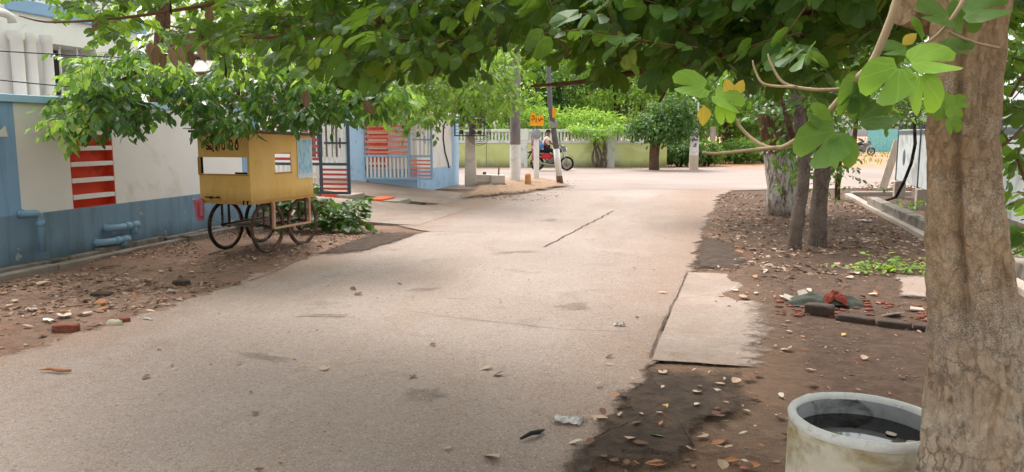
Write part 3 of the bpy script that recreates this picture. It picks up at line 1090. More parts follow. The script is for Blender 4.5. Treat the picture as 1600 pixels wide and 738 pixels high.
# little open drain along the foot of the wall: two kerb strips
def kerb(x, w, h, y0, y1, name='drain_kerb'):
    mb = MB(); y = y0
    while y < y1:
        L = random.uniform(.7, 1.6)
        dx = random.gauss(0, .012); dz = random.gauss(0, .008)
        mb.box(x + dx, x + w + dx, y, min(y + L - .015, y1), -.1, h + dz); y += L
    return tag(mb.build(name, M['concrete_old'], None, .012), kind='structure')


kerb(WX + .06, .10, .06, 2.5, 11.3)
kerb(WX + .36, .13, .055, 2.5, 8.2)
kerb(WX + .33, .12, .045, 8.2, 11.2)
m = MB(); m.box(WX + .16, WX + .37, 2.5, 11.2, -.05, -.0015); tag(m.build('drain_floor', M['joint']), kind='structure')

# ================================================================== LEFT: white house behind the wall
def Xp(u, v, x):
    d = ray(u, v); s = x / d[0]
    return Vector((x, d[1] * s, CAM_H + d[2] * s))


HX = -11.5
house = thing('house', (HX, 10, 0), 'white house with round columns and a blue roof edge, behind the left wall', 'house')
m = MB(); m.box(-6, 0, -4, 1.75, -.1, 5.0); m.box(-6, 0, 1.752, 3.0, -.1, 2.2); m.box(-6, 0, 1.752, 3.0, 3.16, 5.0); m.box(-6, 0, 3.002, 4.2, -.1, 5)
m.build('wall', M['white_wall'], house)
m = MB(); m.box(-.3, .07, 1.0, 4.4, 3.62, 3.84); m.build('roof_edge', M['blue_trim'], house, .01)
for yy, rr in ((1.02, .10), (1.30, .09), (1.66, .085)):
    m = MB(); m.lathe([(rr * 1.25, 2.0), (rr * 1.25, 2.06), (rr, 2.1), (rr, 3.1), (rr * 1.3, 3.14), (rr * 1.3, 3.26)], 18, (.16, yy, 0)); m.build('column', M['white_wall'], house)
m = MB(); m.tube([(.3, -1, 3.52), (.3, .7, 3.5), (.3, .82, 3.46), (.3, .84, 3.36)], .07, 14); m.build('gutter_pipe', M['white_paint'], house)
wf = MB(); wf.box(-.9, -.85, 1.752, 3.0, 2.2, 3.16); wo = wf.build('window', M['glass_dark'], house)
m = MB()
for yy in (1.78, 2.2, 2.62, 2.97): m.bar((-.1, yy, 2.2), (-.1, yy, 3.16), .03)
m.build('window_grille', M['white_paint'], wo)
m = MB(); m.box(-.2, .1, 1.76, 2.99, 2.16, 2.198); m.build('sill', M['blue_trim'], house)
t = tag(MB().box(0, .12, 0, .2, 0, .07).box(.02, .1, .03, .17, .07, .09).build('soap_dish', M['cyan_plastic'], None, .01, Xp(73, 137, HX + .05)), 'small cyan plastic dish on the ledge of the white house', 'dish')

# second house past the gate
h2 = thing('house', (-8.0, 19.4, 0), 'pale house with an orange painted band, behind the gate recess', 'house')
m = MB(); m.box(-7.5, 0, .0, 1.9, -.1, 5.2); m.build('wall', M['white_wall'], h2)
m = MB(); m.box(-7.6, .12, -.12, 2.0, 3.1, 3.3); m.build('sunshade', M['white_wall'], h2, .01)
m = MB(); m.box(-7.5, .006, -.006, 1.2, 2.35, 2.6); m.build('painted_band', M['orange_paint'], h2)
m = MB(); m.box(-2.6, -1.5, -.03, -.001, .9, 2.1); wdw = m.build('window', M['glass_dark'], h2)
m = MB()
for x in np.linspace(-2.6, -1.5, 6): m.bar((x, -.045, .9), (x, -.045, 2.1), .03)
m.build('window_frame', M['gate_white'], wdw)

# ================================================================== gate recess and gates
gw = thing('gate_side_wall', (-6.95, 18.6, 0), 'light blue wall with cream panel beside the open gate, at the street corner', 'wall')
m = MB(); m.box(-1.99, -1.4, -.02, .25, 0, 2.12); m.build('pillar', M['light_blue'], gw, .01)
m = MB(); m.box(-1.398, -.01, .05, .2, -.1, .62); m.box(-.15, .006, .201, 3.6, -.1, .60); m.build('plinth', M['light_blue'], gw, .006)
m = MB(); m.box(-1.398, -.01, .055, .2, .622, 2.05); m.build('return_panel', M['white_wall'], gw)
lv = MB().box(-1.34, -.82, .03, .054, .66, 2.0).build('louvre', M['orange_paint'], gw)
for z in np.arange(.76, 2.0, .2):
    MB().box(-1.34, -.82, .0, .029, z - .03, z + .03).build('slat', M['white_wall'], lv)
m = MB(); m.box(-.15, -.004, .202, 2.95, .602, 2.05); m.build('wall_panel', M['wall_cream'], gw)
m = MB(); m.box(-.15, .004, 2.952, 3.6, .602, 2.05); m.build('corner_pillar', M['light_blue'], gw)
m = MB(); m.box(-1.4, .03, .0, .2, 2.052, 2.13); m.box(-.19, .03, .202, 3.65, 2.052, 2.13); m.build('coping', M['white_wall'], gw, .006)
hinge = MB().box(-1.45, -1.41, -.05, -.02, .55, .72).build('gate_latch', M['grey_metal'], gw)


def gate_leaf(loc, label, fm, rm, smat, w=1.9, h=1.48, div=1.27, mid=.60):
    t = thing('gate_leaf', loc, label, 'gate', group='open gate leaves of the compound')
    m = MB(); T = .055
    m.box(0, T, -.025, .025, 0, h); m.box(w - T, w, -.025, .025, 0, h); m.box(div - T / 2, div + T / 2, -.025, .025, T, h - T)
    m.box(T, w - T, -.025, .025, 0, T); m.box(T, w - T, -.025, .025, h - T, h)
    m.box(T, div - T / 2, -.025, .025, mid - T / 2, mid + T / 2); m.box(div + T / 2, w - T, -.025, .025, mid - T / 2, mid + T / 2)
    m.build('gate_frame', fm, t, .004)
    m = MB(); n = 6
    for i in range(n):
        z = mid + .1 + (h - mid - .22) * i / (n - 1); m.box(T + .002, div - T / 2 - .002, -.012, .012, z - .028, z + .028)
    m.build('slat_panel', smat, t)
    m = MB(); n = 5
    for i in range(n):
        z = .11 + (mid - .22) * i / (n - 1); m.box(div + T / 2 + .002, w - T - .002, -.012, .012, z - .022, z + .022)
    m.build('slat_panel', smat, t)
    m = MB(); n = 11
    for i in range(n):
        x = T + .06 + (div - T * 1.5 - .12) * i / (n - 1); m.box(x - .024, x + .024, -.011, .011, T + .002, mid - T / 2 - .002)
    m.build('rod_panel', rm, t)
    m = MB(); n = 5
    for i in range(n):
        x = div + T / 2 + .055 + (w - T - div - T / 2 - .11) * i / (n - 1); m.box(x - .027, x + .027, -.011, .011, mid + T / 2 + .002, h - T - .002)
    m.build('rod_panel', rm, t)
    m = MB(); m.box(div + .1, w - T, -.03, -.012, 1.0, 1.04); m.bar((w - .18, -.04, .92), (w - .18, -.04, 1.12), .025); m.build('bolt', fm, t)
    for z in (.35, 1.15): MB().lathe([(.02, 0), (.02, .1)], 10, (-.02, 0, z)).build('hinge', fm, t)
    return t


gate_leaf((-8.55, 14.02, .32), 'slate framed gate leaf with white bars, standing open just right of the yellow cart', M['gate_slate'], M['white_paint'], M['gate_red'], h=1.46)
gate_leaf((-8.36, 18.42, .36), 'pale blue framed gate leaf with coral slats, open against the blue wall', M['gate_blue'], M['gate_white'], M['gate_coral'])

# driveway ramps
def ramp(y0, y1, xa, za, xb, zb, name):
    m = MB(); n = 14; vs = []; fs = []
    for i in range(n + 1):
        x = xa + (xb - xa) * i / n; f = i / n
        z = za + (zb - za) * (f * f * (3 - 2 * f) * .5 + f * .5)
        vs += [(x, y0, z), (x, y1, z), (x, y0, -.08), (x, y1, -.08)]
    for i in range(n):
        b = i * 4
        fs += [(b, b + 4, b + 5, b + 1), (b, b + 2, b + 6, b + 4), (b + 1, b + 5, b + 7, b + 3)]
    fs += [(0, 1, 3, 2), (n * 4, n * 4 + 2, n * 4 + 3, n * 4 + 1)]
    m.add(vs, fs)
    return tag(m.build(name, M['slab']), kind='structure')


ramp(15.75, 18.6, -9.5, .36, -5.2, .008, 'driveway')
ramp(11.9, 15.0, -9.5, .26, -4.45, .008, 'driveway')
m = MB(); m.box(-9.5, -6.0, 15.002, 15.748, -.05, .02); tag(m.build('driveway_gutter', M['joint']), kind='structure')
for k in range(9):
    x = -8.9 + k * .36; zt = .34 - (x + 8.9) * .096
    mm = [M['orange_paint'], M['concrete_pale'], M['hole_shade']][k % 3]  # near-black blocks paint the shaded gaps along the edge
    m = MB(); m.box(x, x + .34, 15.02, 15.72, .0, max(.05, zt + .02) if k % 3 != 2 else .03); tag(m.build('driveway_edge', mm, None, .008), kind='structure')
m = MB(); m.box(-14, -9.4, 13.9, 18.6, -.1, .355); tag(m.build('courtyard_floor', M['slab']), kind='structure')
# loose stretch of channel kerb by the bush
m = MB(); m.bar((-6.3, 11.35, .02), (-5.3, 11.5, .01), .12, .10); tag(m.build('drain_kerb', M['concrete_old'], None, .01), kind='structure')

# ================================================================== yellow push cart
CRZ = math.radians(83.1)
CO = Vector((-5.29, 8.35, 0))
cdx = Vector((math.cos(CRZ), math.sin(CRZ), 0)); cdy = Vector((-cdx.y, cdx.x, 0))


def hit(u, v, o, along):
    """point of a vertical plane through o along 'along' seen at u,v -> (distance along, z)"""
    d = Vector(ray(u, v)); n = Vector((-along.y, along.x, 0))
    s = (o - Vector((0, 0, CAM_H))).dot(n) / d.dot(n)
    p = Vector((0, 0, CAM_H)) + d * s
    return (p - o).dot(along), p.z


cart = thing('push_cart', CO, 'yellow wooden vendor cart with painted lettering, on four bicycle wheels', 'cart', CRZ)
CL, CW, Z0, Z1 = 1.30, .78, .68, 1.53
yl0 = hit(312, 260, CO, cdy)[0]; yl1 = hit(386, 260, CO, cdy)[0]
zl0 = hit(350, 272, CO, cdy)[1]; zl1 = hit(350, 246, CO, cdy)[1]
xr0 = hit(430, 255, CO, cdx)[0]; xr1 = hit(455, 255, CO, cdx)[0]
zr0 = hit(442, 269, CO, cdx)[1]; zr1 = hit(442, 239, CO, cdx)[1]
xp0 = hit(465, 250, CO, cdx)[0]; xp1 = hit(486, 250, CO, cdx)[0]
zp0 = hit(475, 277, CO, cdx)[1]; zp1 = hit(475, 218, CO, cdx)[1]
print('cart', yl0, yl1, zl0, zl1, xr0, xr1, zr0, zr1, xp0, xp1, zp0, zp1)


def holed(mb, a0, a1, z0, z1, h, t0, t1, plane):
    """panel with one opening h=(ha0,ha1,hz0,hz1); plane 'x' -> runs along y"""
    for (p, q, r, s) in ((a0, h[0], z0, z1), (h[1], a1, z0, z1), (h[0], h[1], z0, h[2]), (h[0], h[1], h[3], z1)):
        if q - p < .002 or s - r < .002: continue
        if plane == 'x': mb.box(t0, t1, p, q, r, s)
        else: mb.box(p, q, t0, t1, r, s)


m = MB(); holed(m, .014, CW, Z0, Z1, (yl1, yl0, zl0, zl1), 0, .014, 'x'); m.build('front_panel', M['yellow_panel'], cart)
m = MB(); holed(m, 0, CL, Z0, Z1 - .02, (xr0, xr1, zr0, zr1), 0, .013, 'y'); m.build('side_panel', M['yellow_panel'], cart)
m = MB(); holed(m, .014, CW, Z0, Z1 - .03, (.06, CW - .05, .92, 1.42), CL - .014, CL, 'x'); m.build('rear_panel', M['yellow_panel'], cart)
m = MB(); holed(m, .02, CL - .02, Z0, Z1 - .02, (.06, CL - .06, .92, 1.42), CW - .014, CW - .001, 'y'); m.build('far_panel', M['yellow_panel'], cart)
m = MB()
for (a, b, c, d) in ((-.001, CL + .004, -.014, -.002), (-.014, -.002, -.014, CW)): m.box(a, b, c, d, Z0 - .035, Z0 + .004)
m.build('floor_rim', M['yellow_edge'], cart)
m = MB(); m.box(.014, CL - .015, .014, CW - .015, Z0 - .02, Z0 + .0); m.build('floor', M['plank'], cart)
m = MB()
zs = 1.56
m.add([(-.13, -.09, zs), (CL + .10, -.09, zs - .045), (CL + .10, CW + .1, zs - .03), (-.13, CW + .1, zs + .015),
       (-.13, -.09, zs + .012), (CL + .10, -.09, zs - .033), (CL + .10, CW + .1, zs - .018), (-.13, CW + .1, zs + .027)],
      [(3, 2, 1, 0), (4, 5, 6, 7), (0, 1, 5, 4), (1, 2, 6, 5), (2, 3, 7, 6), (3, 0, 4, 7)])
m.build('roof', M['asbestos'], cart)
m = MB(); m.bar((-.08, -.03, 1.535), (CL + .05, -.03, 1.50), .035, .03); m.bar((-.08, 0, 1.54), (-.08, CW + .05, 1.545), .035, .03); m.build('roof_batten', M['plank'], cart)
m = MB(); e = .012
for (ya, yb_, za, zb) in ((yl1 - .02, yl0 + .02, zl0 - .02, zl0 - .003), (yl0 + .003, yl0 + .022, zl0, zl1)): m.box(-.008, -.001, ya, yb_, za, zb)
m.build('window_trim', M['yellow_edge'], cart)
MB().box(.02, .03, yl0 - .03, yl0 - .001, zl0, zl1).build('inside_shade', M['hole_shade'], cart); MB().box(.02, .03, yl1, yl1 + (yl0 - yl1) * .28, zl0, zl0 + .022).build('inside_shade', M['hole_shade'], cart)  # dark strips painted in for the shaded cart interior
m = MB(); m.box(xr0 - .015, xr1 + .015, -.007, -.001, zr0 - .02, zr0 - .002); m.build('window_trim', M['yellow_edge'], cart)
po = MB().box(xp0, xp1, -.008, -.002, zp0, zp1).build('poster', M['poster'], cart)
m = MB()
for (a, b, c, d) in ((xp0 - .01, xp1 + .01, zp0 - .012, zp0), (xp0 - .01, xp1 + .01, zp1, zp1 + .012), (xp0 - .01, xp0, zp0, zp1), (xp1, xp1 + .01, zp0, zp1)): m.box(a, b, -.010, -.002, c, d)
m.build('poster_frame', M['white_paint'], po)
text_mesh('lettering', 'క్షి ఖె రొ ౦ రీ', .19, M['black_paint'], cart, frame((0, -1, 0), (0, 0, 1), (-1, 0, 0), (-.002, .40, 1.375)), .002, .50)
m = MB(); m.bar((-.012, .70, .725), (-.012, .46, .72), .012); m.tube([(-.02, .52, .72), (-.03, .49, .735), (-.02, .46, .72)], .008, 6); m.lathe([(.018, 0), (.018, .02)], 10, (-.02, .60, .722), 'x'); m.build('latch', M['dark_metal'], cart)
for y in (.03, .09): MB().box(-.02, -.002, y, y + .022, Z0 - .04, Z0 + .015).build('hinge', M['dark_metal'], cart)


def bicycle_wheel(x, y, R, tmat, parent):
    mb = MB(); c = (x, y, R)
    mb.tube([(x + (R - .035) * math.cos(a), y, R + (R - .035) * math.sin(a)) for a in np.linspace(0, 2 * PI, 40, endpoint=False)], .012, 8, closed=True)
    w_ = mb.build('wheel', M['rust'], parent)
    MB().tube([(x + (R - .015) * math.cos(a), y, R + (R - .015) * math.sin(a)) for a in np.linspace(0, 2 * PI, 40, endpoint=False)], .0225, 10, closed=True).build('tyre', tmat, w_)
    MB().lathe([(0, -.06), (.012, -.06), (.012, -.045), (.024, -.04), (.018, -.03), (.018, .03), (.024, .04), (.012, .045), (.012, .06), (0, .06)], 12, c, 'y').build('hub', M['dark_metal'], w_)
    mb = MB()
    for k in range(28):
        a = 2 * PI * k / 28; b = a + (.35 if k % 2 else -.35)
        s = .035 if k % 4 < 2 else -.035
        mb.tube([(x + .02 * math.cos(b), y + s, R + .02 * math.sin(b)), (x + (R - .04) * math.cos(a), y, R + (R - .04) * math.sin(a))], .0022, 4, cap=False)
    mb.build('spokes', M['steel'], w_)


WR = .325
for (x, y, tm) in ((.40, .745, M['black_rubber']), (.36, .05, M['muddy_rubber']), (1.10, .05, M['muddy_rubber']), (1.10, .745, M['black_rubber'])):
    bicycle_wheel(x, y, WR, tm, cart)
    m = MB()
    for s in (-.055, .055): m.bar((x, y + s, WR - .03), (x, y + s, Z0 - .022), .022)
    m.build('fork', M['dark_metal'] if y > .4 else M['rust'], cart)
m = MB(); m.box(.30, 1.16, .13, .66, .325, .345); m.build('lower_shelf', M['plank'], cart)
m = MB(); m.bar((.24, .68, .35), (1.2, .68, .35), .03); m.bar((.24, .12, .35), (1.2, .12, .35), .03); m.bar((.36, .03, .34), (.40, .76, .34), .025); m.bar((1.1, .03, .34), (1.1, .76, .34), .025); m.build('under_frame', M['dark_metal'], cart)
m = MB()
for x in (.38, 1.14): m.box(x - .016, x + .016, -.05, -.018, .31, Z0 - .036)
m.box(.38, 1.14, -.046, -.022, .30, .325); m.box(.38, 1.14, .16, .185, .346, .37); m.box(.385, .41, -.02, .16, .346, .366); m.box(1.11, 1.135, -.02, .16, .346, .366)
m.build('side_frame', M['pink_tube'], cart)

# towel hung on the cart corner
tw = MB()
vs = []; fs = []
nu, nv_ = 14, 10
for i in range(nu + 1):
    for j in range(nv_ + 1):
        a = i / nu; b = j / nv_
        x = -.02 - .05 * math.sin(a * PI * 3.2) * (.4 + .6 * b) - .015
        y = .70 + .17 * a * (1 - .35 * b)
        z = .70 - (.27 - .10 * abs(a - .55)) * b + .015 * math.sin(a * 7)
        vs.append((x, y, z))
for i in range(nu):
    for j in range(nv_):
        q = i * (nv_ + 1) + j; fs.append((q, q + 1, q + nv_ + 2, q + nv_ + 1))
tw.add(vs, fs, True)
o = tw.build('towel', M['towel'], None); o.location = CO; o.rotation_euler = (0, 0, CRZ)
sm_ = o.modifiers.new('thick', 'SOLIDIFY'); sm_.thickness = .008
tag(o, 'pink towel hanging from the left corner of the yellow cart', 'towel')

# ================================================================== street corner: posts, poles, signs
dpt = lambda u, v, D: at(u, v, D)
pb = G(735.5, 290.5)
post = thing('meter_post', pb, 'thick pale concrete post carrying a caged meter box', 'post', YAW)
m = MB(); m.add([(-.18, -.12, -.1), (.18, -.12, -.1), (.18, .12, -.1), (-.18, .12, -.1), (-.14, -.1, 1.6), (.14, -.1, 1.6), (.14, .1, 1.6), (-.14, .1, 1.6)],
               [(3, 2, 1, 0), (4, 5, 6, 7), (0, 1, 5, 4), (1, 2, 6, 5), (2, 3, 7, 6), (3, 0, 4, 7)])
m.build('post_body', M['post_concrete'], post, .012)
m = MB(); m.bar((.05, 0, 1.601), (.06, 0, 7.5), .17); m.build('pole', M['post_concrete'], post)
for (x0, x1) in ((-.46, .02), (.02, .44)):
    m = MB()
    for (a, b, c, d) in ((x0, x1, 1.46, 1.495), (x0, x1, 2.0, 2.035), (x0, x0 + .035, 1.496, 1.999), (x1 - .04, x1 - .005, 1.496, 1.999)):
        m.box(a, b, -.27, -.24, c, d); m.box(a, b, -.13, -.105, c, d)
    for z in np.linspace(1.56, 1.94, 5): m.box(x0 + .036, x1 - .041, -.262, -.252, z - .006, z + .006)
    fr = m.build('meter_cage', M['grey_metal'], post)
for k, (x, z) in enumerate(((-.25, 1.58), (-.25, 1.82), (.11, 1.57), (.28, 1.57), (.11, 1.74), (.28, 1.74), (.11, 1.9), (.28, 1.9))):
    m = MB(); m.box(x - .06, x + .06, -.235, -.17, z - .06, z + .06); m.box(x - .03, x + .03, -.242, -.236, z - .01, z + .035)
    m.build('electric_meter', [M['rust'], M['brick'], M['plank']][k % 3], post, .006)
for k in range(4):
    rx, rz_, cx, cz = .24 + .035 * k, .27 + .03 * k, .26, 1.62 - .02 * k
    pts = [(cx + rx * math.cos(a) - .0, -.2 - .02 * k, cz + rz_ * math.sin(a)) for a in np.linspace(-2.9, 1.2, 26)]
    MB().tube(pts, .009, 6).build('cable', M['wire'], post)

# black cable on the side wall
pts = [Vector((-6.93, y, z)) for (y, z) in ((21.9, 1.85), (21.6, 2.0), (21.1, 1.98), (20.75, 1.75), (20.7, 1.4), (20.85, 1.0), (21.1, .72), (21.2, .55))]
tag(MB().tube(pts, .018, 7).build('cable', M['wire']), 'loose black cable looping down the cream panel of the corner wall', 'cable')

# concrete blocks by the meter post
for k, (u, v, ww, hh, lab) in enumerate(((756, 292, .42, .36, 'cracked pale concrete block beside the meter post'), (778, 293, .40, .36, 'pale concrete block right of the cracked one, iron rod above it'))):
    t = thing('concrete_block', G(u, v), lab, 'block', YAW + .05 * k, 'footing blocks by the meter post')
    MB().box(-ww / 2, ww / 2, -.18, .18, .13, hh).build('block_body', M['post_concrete'], t, .02)
    MB().box(-ww / 2 - .04, ww / 2 + .05, -.22, .2, -.05, .127).build('block_base', M['concrete_pale'], t, .02)
    MB().tube([(.02, 0, hh - .02), (.02 + .01 * k, 0, hh + (.2 if k else .07))], .022 if k else .05, 8).build('iron_rod', M['rust'], t)
t = G(825, 294)
m = MB(); m.lathe([(.09, -.05), (.095, .1), (.09, .3), (.095, .36), (.07, .41), (.0, .43)], 12, jit=.12)
tag(m.build('marker_stub', plain('stub_orange', '#c8935f', .9, var=.15, scale=8, stain='#8f6a48', stain_amt=.5), None, 0, t), 'short orange-brown stub post in the soil heap', 'post')

# tall white-footed pole
b_ = G(805, 287)
pole = thing('utility_pole', b_, 'tall grey pole with a white painted foot, right of the meter post', 'pole')
MB().lathe([(.17, -.1), (.165, 1.2)], 18).build('painted_foot', M['white_paint'], pole)
MB().lathe([(.165, 1.201), (.13, 7.5), (0, 7.5)], 18).build('pole_shaft', plain('pole_grey', '#7d7375', .8, var=.1, scale=5, stain='#5a5152', stain_amt=.3), pole)
# sign post
b_ = G(838, 281)
sp = thing('sign_post', b_, 'slim white post topped by a ragged orange sign', 'sign', YAW)
MB().box(-.09, .09, -.06, .06, -.05, 1.52).build('post_body', M['white_paint'], sp, .01)
MB().lathe([(0, -.03), (.16, -.028), (.17, 0), (.16, .028), (0, .03)], 20, (0, -.09, 1.53), 'y').build('grey_plate', plain('plate_grey', '#8f9499', .6, var=.12, scale=10), sp)
MB().bar((-.0, -.06, 1.52), (0, -.06, 2.0), .05).build('upper_rod', M['grey_metal'], sp)
ob = MB(); ob.prism([(-.23, 1.80), (.23, 1.80), (.24, 2.02), (.22, 2.2), (.16, 2.10), (.10, 2.18), (.03, 2.08), (-.06, 2.20), (-.15, 2.26), (-.21, 2.12)], -.12, -.10, 'xz')
ob = ob.build('sign_board', M['orange_sign'], sp)
m = MB(); m.tube([(-.16, -.124, 2.1), (-.10, -.124, 2.14), (-.08, -.124, 2.02), (-.15, -.124, 1.98), (-.17, -.124, 2.05)], .016, 5); m.tube([(.05, -.124, 2.04), (.10, -.124, 1.95), (.15, -.124, 2.05), (.2, -.124, 2.0)], .016, 5); m.bar((-.02, -.124, 1.9), (-.02, -.124, 2.05), .02)
m.build('sign_mark', M['black_paint'], ob)
# leaning pole
b_ = G(876, 288)
lp = thing('leaning_pole', b_, 'leaning grey pole with a pale worn foot and a white tag', 'pole', YAW)
MB().tube([(.0, 0, -.1), (-.05, 0, .25)], [.105, .10], 12).build('rusty_foot', M['rust'], lp)
MB().tube([(-.05, 0, .252), (-.14, 0, 1.08)], [.10, .092], 12).build('painted_foot', M['white_paint'], lp)
MB().tube([(-.14, 0, 1.082), (-.34, 0, 2.4), (-.5, 0, 5.5)], [.09, .075, .06], 12).build('pole_shaft', plain('pole_grey_dark', '#67686a', .8, var=.15, scale=5), lp)
tg = MB(); tg.prism([(-.42, 1.98), (-.2, 1.86), (-.06, 1.92), (-.14, 1.72), (-.3, 1.70), (-.36, 1.86)], -.135, -.12, 'xz'); tg.build('white_tag', M['paper'], lp)
MB().box(-.28, -.17, -.14, -.12, 2.02, 2.3).build('orange_tag', M['orange_sign'], lp)

# ================================================================== far green wall
gwl = thing('green_wall', cam_pt(0, 35.6), 'long lime green wall topped by a pale balustrade, across the street', 'wall', YAW)
XW0, XW1 = -16, 7.2
MB().box(XW0, XW1, 0, .22, -.1, 1.12).build('wall', M['green_wall'], gwl)
MB().box(XW0, XW1, -.05, .27, 1.122, 1.24).build('string_course', M['balustrade'], gwl, .01)
MB().box(XW0, XW1, -.06, .28, 1.64, 1.76).build('coping', M['balustrade'], gwl, .01)
m = MB(); x = XW0
while x < XW1:
    m.box(x, x + .085, .03, .19, 1.241, 1.639); x += .16
m.build('baluster_screen', M['balustrade'], gwl)
for x in (-12.3, -7.6, -3.1, .55, 4.6):
    MB().box(x - .17, x + .17, -.04, .26, -.1, 1.121).build('pilaster', M['balustrade'], gwl, .01)
    MB().box(x - .22, x + .22, -.075, .295, 1.2405, 1.78).build('pier', M['balustrade'], gwl, .01)
m = MB()
for x in (-10, -5.3, -1.2): m.box(x, x + .03, -.006, -.001, 0, 1.12)
m.build('wall_joint', M['concrete_old'], gwl)

# white post with lettering
wp = thing('lettered_post', G(1083.5, 265.5), 'white roadside post with black lettering down its face', 'post', YAW)
m = MB(); m.box(-.18, .18, -.12, .12, -.1, .62); m.build('post_foot', plain('post_foot', '#bfae97', .9, var=.12, scale=6), wp, .012)
m = MB(); m.add([(-.175, -.115, .621), (.175, -.115, .621), (.175, .115, .621), (-.175, .115, .621), (-.15, -.1, 2.02), (.18, -.1, 1.96), (.18, .1, 1.96), (-.15, .1, 2.02)],
               [(3, 2, 1, 0), (4, 5, 6, 7), (0, 1, 5, 4), (1, 2, 6, 5), (2, 3, 7, 6), (3, 0, 4, 7)])
m.build('post_body', M['white_paint'], wp, .01)
for tx, z, s in (('స్త్రా', 1.84, .19), ('మల్లి', 1.52, .19), ('ఖిల', 1.29, .19), ('చే', 1.04, .19)):
    text_mesh('lettering', tx, s, M['black_paint'], wp, frame((1, 0, 0), (0, 0, 1), (0, -1, 0), (0, -.118, z)), .004)
m = MB()
for k in range(3): m.tube([(-.1 - .03 * k, -.14, 1.7), (-.2 - .02 * k, -.15, 2.2), (-.02, -.15, 2.62 - .1 * k), (.13, -.14, 2.3), (.1, -.13, 1.95)], .03, 6)
m.build('cable', M['wire'], wp)
MB().box(.1, .16, -.02, .04, 1.9, 2.9).build('upper_rod', M['white_paint'], wp)
t = tag(MB().add([(-.14, -.1, -.1), (.14, -.1, -.1), (.14, .1, -.1), (-.14, .1, -.1), (-.12, -.08, 1.9), (.12, -.08, 1.9), (.12, .08, 1.9), (-.12, .08, 1.9)],
      [(3, 2, 1, 0), (4, 5, 6, 7), (0, 1, 5, 4), (1, 2, 6, 5), (2, 3, 7, 6), (3, 0, 4, 7)]).build('concrete_post', M['concrete_pale'], None, .01, at(1112, 258, 39)), 'plain grey concrete post right of the lettered post', 'post')
t.location.z = 0; t.rotation_euler = (0, 0, YAW)

# ================================================================== right side: drain, sheet wall
m = MB()
P0, P1 = G(1325, 306), G(1440, 396)
m.bar((P0.x, P0.y, -.01), (P1.x + .2, P1.y - 4, -.01), .16, .14); tag(m.build('drain_kerb', M['concrete_pale'], None, .012), kind='structure')
Q0, Q1 = G(1355, 322, .0), G(1440, 385, .0)
m = MB(); m.bar((Q0.x + .05, Q0.y - .2, .06), (Q1.x + .27, Q1.y - 4, .06), .20, .30); tag(m.build('drain_wall', M['concrete_old'], None, .015), kind='structure')
m = MB(); a, b = G(1331, 306), G(1400, 306); m.bar((a.x, a.y + .1, .03), (b.x + .4, b.y + .3, .03), .14, .12); tag(m.build('drain_wall', M['concrete_pale'], None, .012), kind='structure')
m = MB(); m.add([(P0.x + .05, P0.y, .006), (Q0.x, Q0.y + .2, .006), (Q1.x + .2, Q1.y - 4, .006), (P1.x + .25, P1.y - 4, .006)], [(0, 3, 2, 1)]); tag(m.build('drain_floor', M['hole_shade']), kind='structure')  # near-black sheet paints the shade down in the drain

SO = Vector((4.85, 20.4, 0)); sdir = Vector((-1.25, -14, 0)).normalized()
sw = thing('sheet_wall', SO, 'grey-white metal sheet fence on posts behind the drain', 'fence', math.atan2(sdir.y, sdir.x))
for k in range(5):
    x0 = .06 + k * 2.9
    MB().box(x0, x0 + 2.78, -.02, .02, .42 + .0 * k, 1.62).build('sheet', M['sheet_white'], sw)
    MB().box(x0 - .06, x0 - .004, -.04, .04, -.1, 1.72).build('fence_post', M['grey_metal'], sw)
    MB().box(x0 + .3, x0 + .55, -.12, .12, -.1, .41).build('footing', M['concrete_pale'], sw, .02)
    MB().box(x0, x0 + 2.78, -.035, -.021, 1.52, 1.6).build('top_rail', M['grey_metal'], sw)
MB().lathe([(0, -.03), (.17, -.028), (.19, -.0225)], 20, (1.0, 0, .98), 'y').build('dark_disc', M['grey_metal'], sw)
hp = [at(1384, 326, 17.4), at(1400, 308, 17.0), at(1413, 283, 16.6), at(1424, 255, 16.3), at(1430, 225, 16.1), at(1428, 180, 16.0)]
hp[0].z = max(hp[0].z, .02)
tag(MB().tube(hp, .035, 8).build('hose', M['black_rubber']), 'thick black hose leaning up against the metal sheet fence', 'hose')
bo = G(1378, 298)
m = MB(); m.bar((0, 0, -.02), (.38, .25, 1.35), .20, .05); tag(m.build('wooden_plank', M['wood_pale'], None, .004, bo), 'pale plank leaning against the end post of the sheet fence', 'plank')

